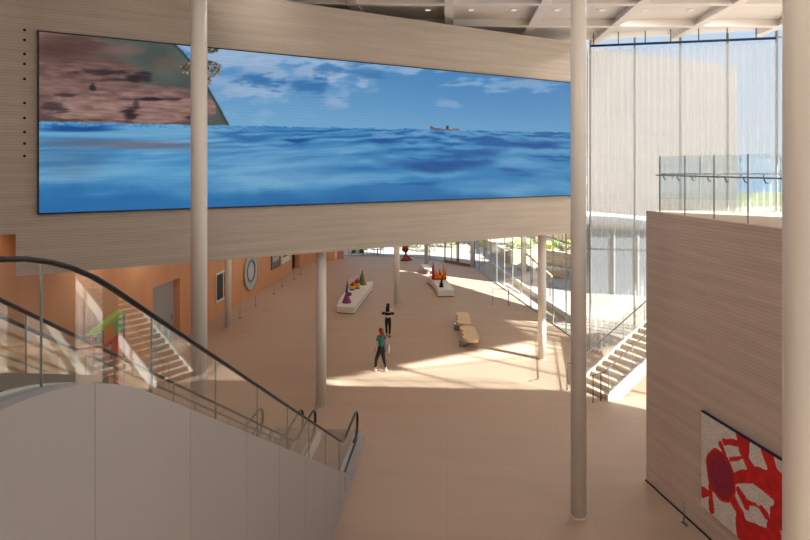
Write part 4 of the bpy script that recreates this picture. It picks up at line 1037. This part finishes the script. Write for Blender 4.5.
for bed, (pxs, Ys, z) in enumerate((((512, 520, 529, 537, 549, 556, 563, 570, 576), (51.5, 53, 51.6, 55, 51.2, 53, 50, 52.5, 49.5), .95), ((486, 494, 503, 512, 521, 530, 548, 557, 567, 577), (64, 66, 64.5, 65, 63.6, 66, 62.5, 64, 60.5, 62), 2.05), ((478, 487, 497, 506, 516, 526, 536, 548, 560, 572), (77, 79, 77, 80, 76, 78, 75, 77, 73, 74), 2.9))):
    for j, (px, Y) in enumerate(zip(pxs, Ys)):
        mt, nm = kinds[(bed + j * 2) % 3]; x, y, _ = at(px, Y); s = random.uniform(.42, .62)
        shrub('garden_shrub', (x, y, z), (s, s, s * .75), mt, '%s shrub, %s in the %s bed of the terrace garden' % (nm, names[j] + ' from the left', ('lowest', 'middle', 'highest')[bed]), 'shrub', 'shrubs on the garden terraces')
for j, (px, Y, z, s, lab) in enumerate(((506, 47.6, -.05, .3, 'small pale boulder outside the glazing, near the distant column'), (546, 46.5, -.05, .35, 'wide pale boulder beside the garden wall'), (558, 44, -.05, .65, 'large pale boulder just right of the slim indoor column'), (573, 51.3, .95, .4, 'tilted pale boulder on the lowest garden bed'), (524, 47.3, -.05, .4, 'pale boulder at the foot of the lowest garden wall'))):
    x, y, _ = at(px, Y); t = MB().ball((x, y, z + s * .5), (s * 1.3, s, s * .7), 14, 9, .5, j + 2).build('boulder', 'rock'); tag(t, lab, 'rock', 'boulders in the terrace garden')
tree(at(563, 51.8, .95), 3.4, 1.1, 'leafd', 'grey-green garden tree with thin trunk right of the slim column')
tree(at(496, 82, 2.9), 2.0, 1.2, 'leaf', 'bright green bushy tree at the top left of the garden')
tree(at(517, 83, 2.9), 1.9, 1.2, 'leaf', 'bright green low tree near the top of the garden')
tree(at(534, 66, 2.05), 2.4, 1.0, 'leafd', 'olive-coloured tree in the middle of the garden')
tree(at(487, 66, 2.05), 1.4, 1.2, 'leafy', 'yellowish small tree by the far glazing corner')
for px, Y, lab in ((524, 42.5, 'white exterior post holding the sloping wooden rail'), ):
    x, y, _ = at(px, Y); t = empty('garden_post', (x, y, -.02)); tag(t, lab, 'post'); MB().lathe([(.17, 0), (.17, 4.8)], (x, y, -.02), 20).build('shaft', 'column', t)
# sloping handrail of the garden ramp
def ramp_rail(a, b, lab, mat, hgt=.9):
    t = empty('ramp_handrail', (a[0], a[1], a[2] - hgt)); tag(t, lab, 'handrail')
    MB().tube([a, b], .06, 8).build('rail', mat, t)
    for i in range(4):
        q = (i + .1) / 3.3; p = Vector(a).lerp(Vector(b), min(1, q)); MB().tube([(p.x, p.y, max(-.02, p.z - hgt)), tuple(p)], .025, 6).build('post', 'steel', t)
ramp_rail(at(524, 43.5, 1.9), at(552, 37, 1.3), 'sloping brown handrail in the garden beside the white post', 'wood', 1.9)
t = MB(); a = (6.95, 48.4); b = (7.75, 39.5); c_ = (8.6, 31.0)
t.slab(a, b, .14, -.02, .3); t.slab(b, c_, .14, -.02, .3); o = t.build('terrace_kerb', 'white'); tag(o, 'long low white kerb running outside the garden glazing', 'kerb', None, 'thing')
# beige building behind the garden
g = empty('garden_pavilion', at(575, 100)); tag(g, 'low beige building behind the garden trees', 'building')
a = at(540, 100); b = at(620, 98)
MB().prism([a[:2], b[:2], (b[0] + 3, b[1] + 9), (a[0] + 3, a[1] + 9)], -.3, 6.2).build('wall', cm('beige_render', (226, 204, 170)), g)
for i in range(4):
    x = a[0] + 1.3 + i * 2.8; MB().box(x, x + .9, a[1] - 2.4 + .02 * i, a[1] - .02, 3.4, 5.0).build('window', 'glassdk', g) if False else MB().box(x, x + .9, 98.0 + (3 - i) * .45, 101, 3.4, 5.0).build('window', 'glassdk', g)
# beyond the rear glazing
for i, (px, Y, s, mt, lab) in enumerate(((403, 60, .9, 'leafy', 'yellow-green shrub outside, right of the thin column'), (411, 62, 1.2, 'leafy', 'larger yellow-green shrub outside the rear glazing'), (420, 60, .8, 'leaf', 'green shrub outside by the far white column'), (434, 57, 1.3, 'leafd', 'dark green shrub outside, left of the exit doors'), (439, 62, 1.6, 'leafd', 'tall dark shrub outside behind the exit doors'), (452, 60, 1.1, 'leaf', 'green shrub seen through the exit doors'), (464, 62, 1.4, 'leafd', 'dark shrub outside at the glazing corner'))):
    x, y, _ = at(px, Y); shrub('garden_shrub', (x, y, -.02), (s, s, s), mt, lab, 'shrub', 'shrubs behind the rear glazing', 420, .12)
x, y, _ = at(357.5, 54.8); t = empty('notice_stand', (x, y, -.02)); tag(t, 'free-standing board with two dark green halves outside the rear glass', 'sign')
MB().box(x - .6, x + .6, y - .02, y + .02, .12, .66).build('board', 'white', t)
for s_ in (-1, 1): MB().box(x + s_ * .35 - .18, x + s_ * .35 + .18, y - .05, y - .022, .17, .62).build('panel', cm('deep_green', (20, 120, 70)), t); MB().box(x + s_ * .55 - .02, x + s_ * .55 + .02, y - .03, y + .03, 0, .25).build('leg', 'steel', t)
def chair(px, Y, lab, rot):
    x, y, _ = at(px, Y); t = empty('patio_chair', (x, y, -.02)); t.rotation_euler = (0, 0, rot); tag(t, lab, 'chair', 'chairs outside the rear glazing')
    z = -.02
    MB().box(x - .22, x + .22, y - .22, y + .22, z + .43, z + .47).build('seat', 'steel', t); MB().box(x - .22, x + .22, y + .18, y + .22, z + .55, z + .85).build('backrest', 'steel', t)
    for a_ in (-1, 1):
        for b_ in (-1, 1): MB().tube([(x + a_ * .2, y + b_ * .2, z), (x + a_ * .2, y + b_ * .2, z + (.85 if b_ > 0 else .43))], .018, 6).build('leg', 'steel', t)
chair(365, 55.2, 'dark outdoor chair beside the green board', .4); chair(374, 55.3, 'dark outdoor chair, left one of the close pair', 2.2); chair(380.5, 55.5, 'dark outdoor chair, right one of the close pair', -2.4)

# distant land, sea and hills
st(MB().box(-500, 500, 125, 205, -1.2, -.8).build('ground_far', 'land'))
st(MB().box(-2500, 2500, 205, 2600, -2.0, -1.6).build('sea', 'sea'))
vs = []; fs = []; n = 160
for i in range(n + 1):
    x = -1800 + 3600 * i / n; h = 26 + 26 * noise.fractal(Vector((x * .0022, 1.3, 0)), 1, 2, 4) 
    vs += [(x, 1180, -2), (x, 1260, max(6, h * .6)), (x, 1400, max(9, h * 1.25)), (x, 1600, -2)]
for i in range(n): fs += [(4 * i + k, 4 * i + 4 + k, 4 * i + 5 + k, 4 * i + 1 + k) for k in range(3)]
st(MB().add(vs, fs, True).build('hills', 'far'))

# ------------------------------------------------------------------ light
S = Vector((.8, -.6, .616)).normalized()
sun = bpy.data.lights.new('sun', 'SUN'); so_ = bpy.data.objects.new('sun', sun); col.objects.link(so_)
so_.rotation_euler = S.to_track_quat('Z', 'Y').to_euler(); sun.energy = 22; sun.angle = R(.8); sun.color = (1, .975, .93)
SKY = 1.25
wd = bpy.data.worlds.new('sky'); scene.world = wd; wd.use_nodes = True; nt = wd.node_tree; nt.nodes.clear()
ou = nt.nodes.new('ShaderNodeOutputWorld'); bg = nt.nodes.new('ShaderNodeBackground'); 
tc = nt.nodes.new('ShaderNodeTexCoord'); sx = nt.nodes.new('ShaderNodeSeparateXYZ'); rp = nt.nodes.new('ShaderNodeValToRGB')
nt.links.new(tc.outputs['Generated'], sx.inputs[0]); nt.links.new(sx.outputs[2], rp.inputs[0])
e = rp.color_ramp.elements; e[0].position = 0; e[0].color = (.60, .68, .78, 1); e[1].position = .75; e[1].color = (.26, .40, .64, 1)
m_ = e.new(.18); m_.color = (.50, .62, .80, 1)
nt.links.new(rp.outputs[0], bg.inputs[0]); bg.inputs[1].default_value = SKY; nt.links.new(bg.outputs[0], ou.inputs[0])
scene.view_settings.view_transform = 'Standard'; scene.view_settings.look = 'None'; scene.view_settings.gamma = 1; scene.view_settings.exposure = -.08
scene.cycles.max_bounces = 10; scene.cycles.diffuse_bounces = 5; scene.cycles.transparent_max_bounces = 32; scene.cycles.glossy_bounces = 4
scene.cycles.use_denoising = True; scene.cycles.sample_clamp_indirect = 6; scene.cycles.caustics_reflective = False; scene.cycles.caustics_refractive = False
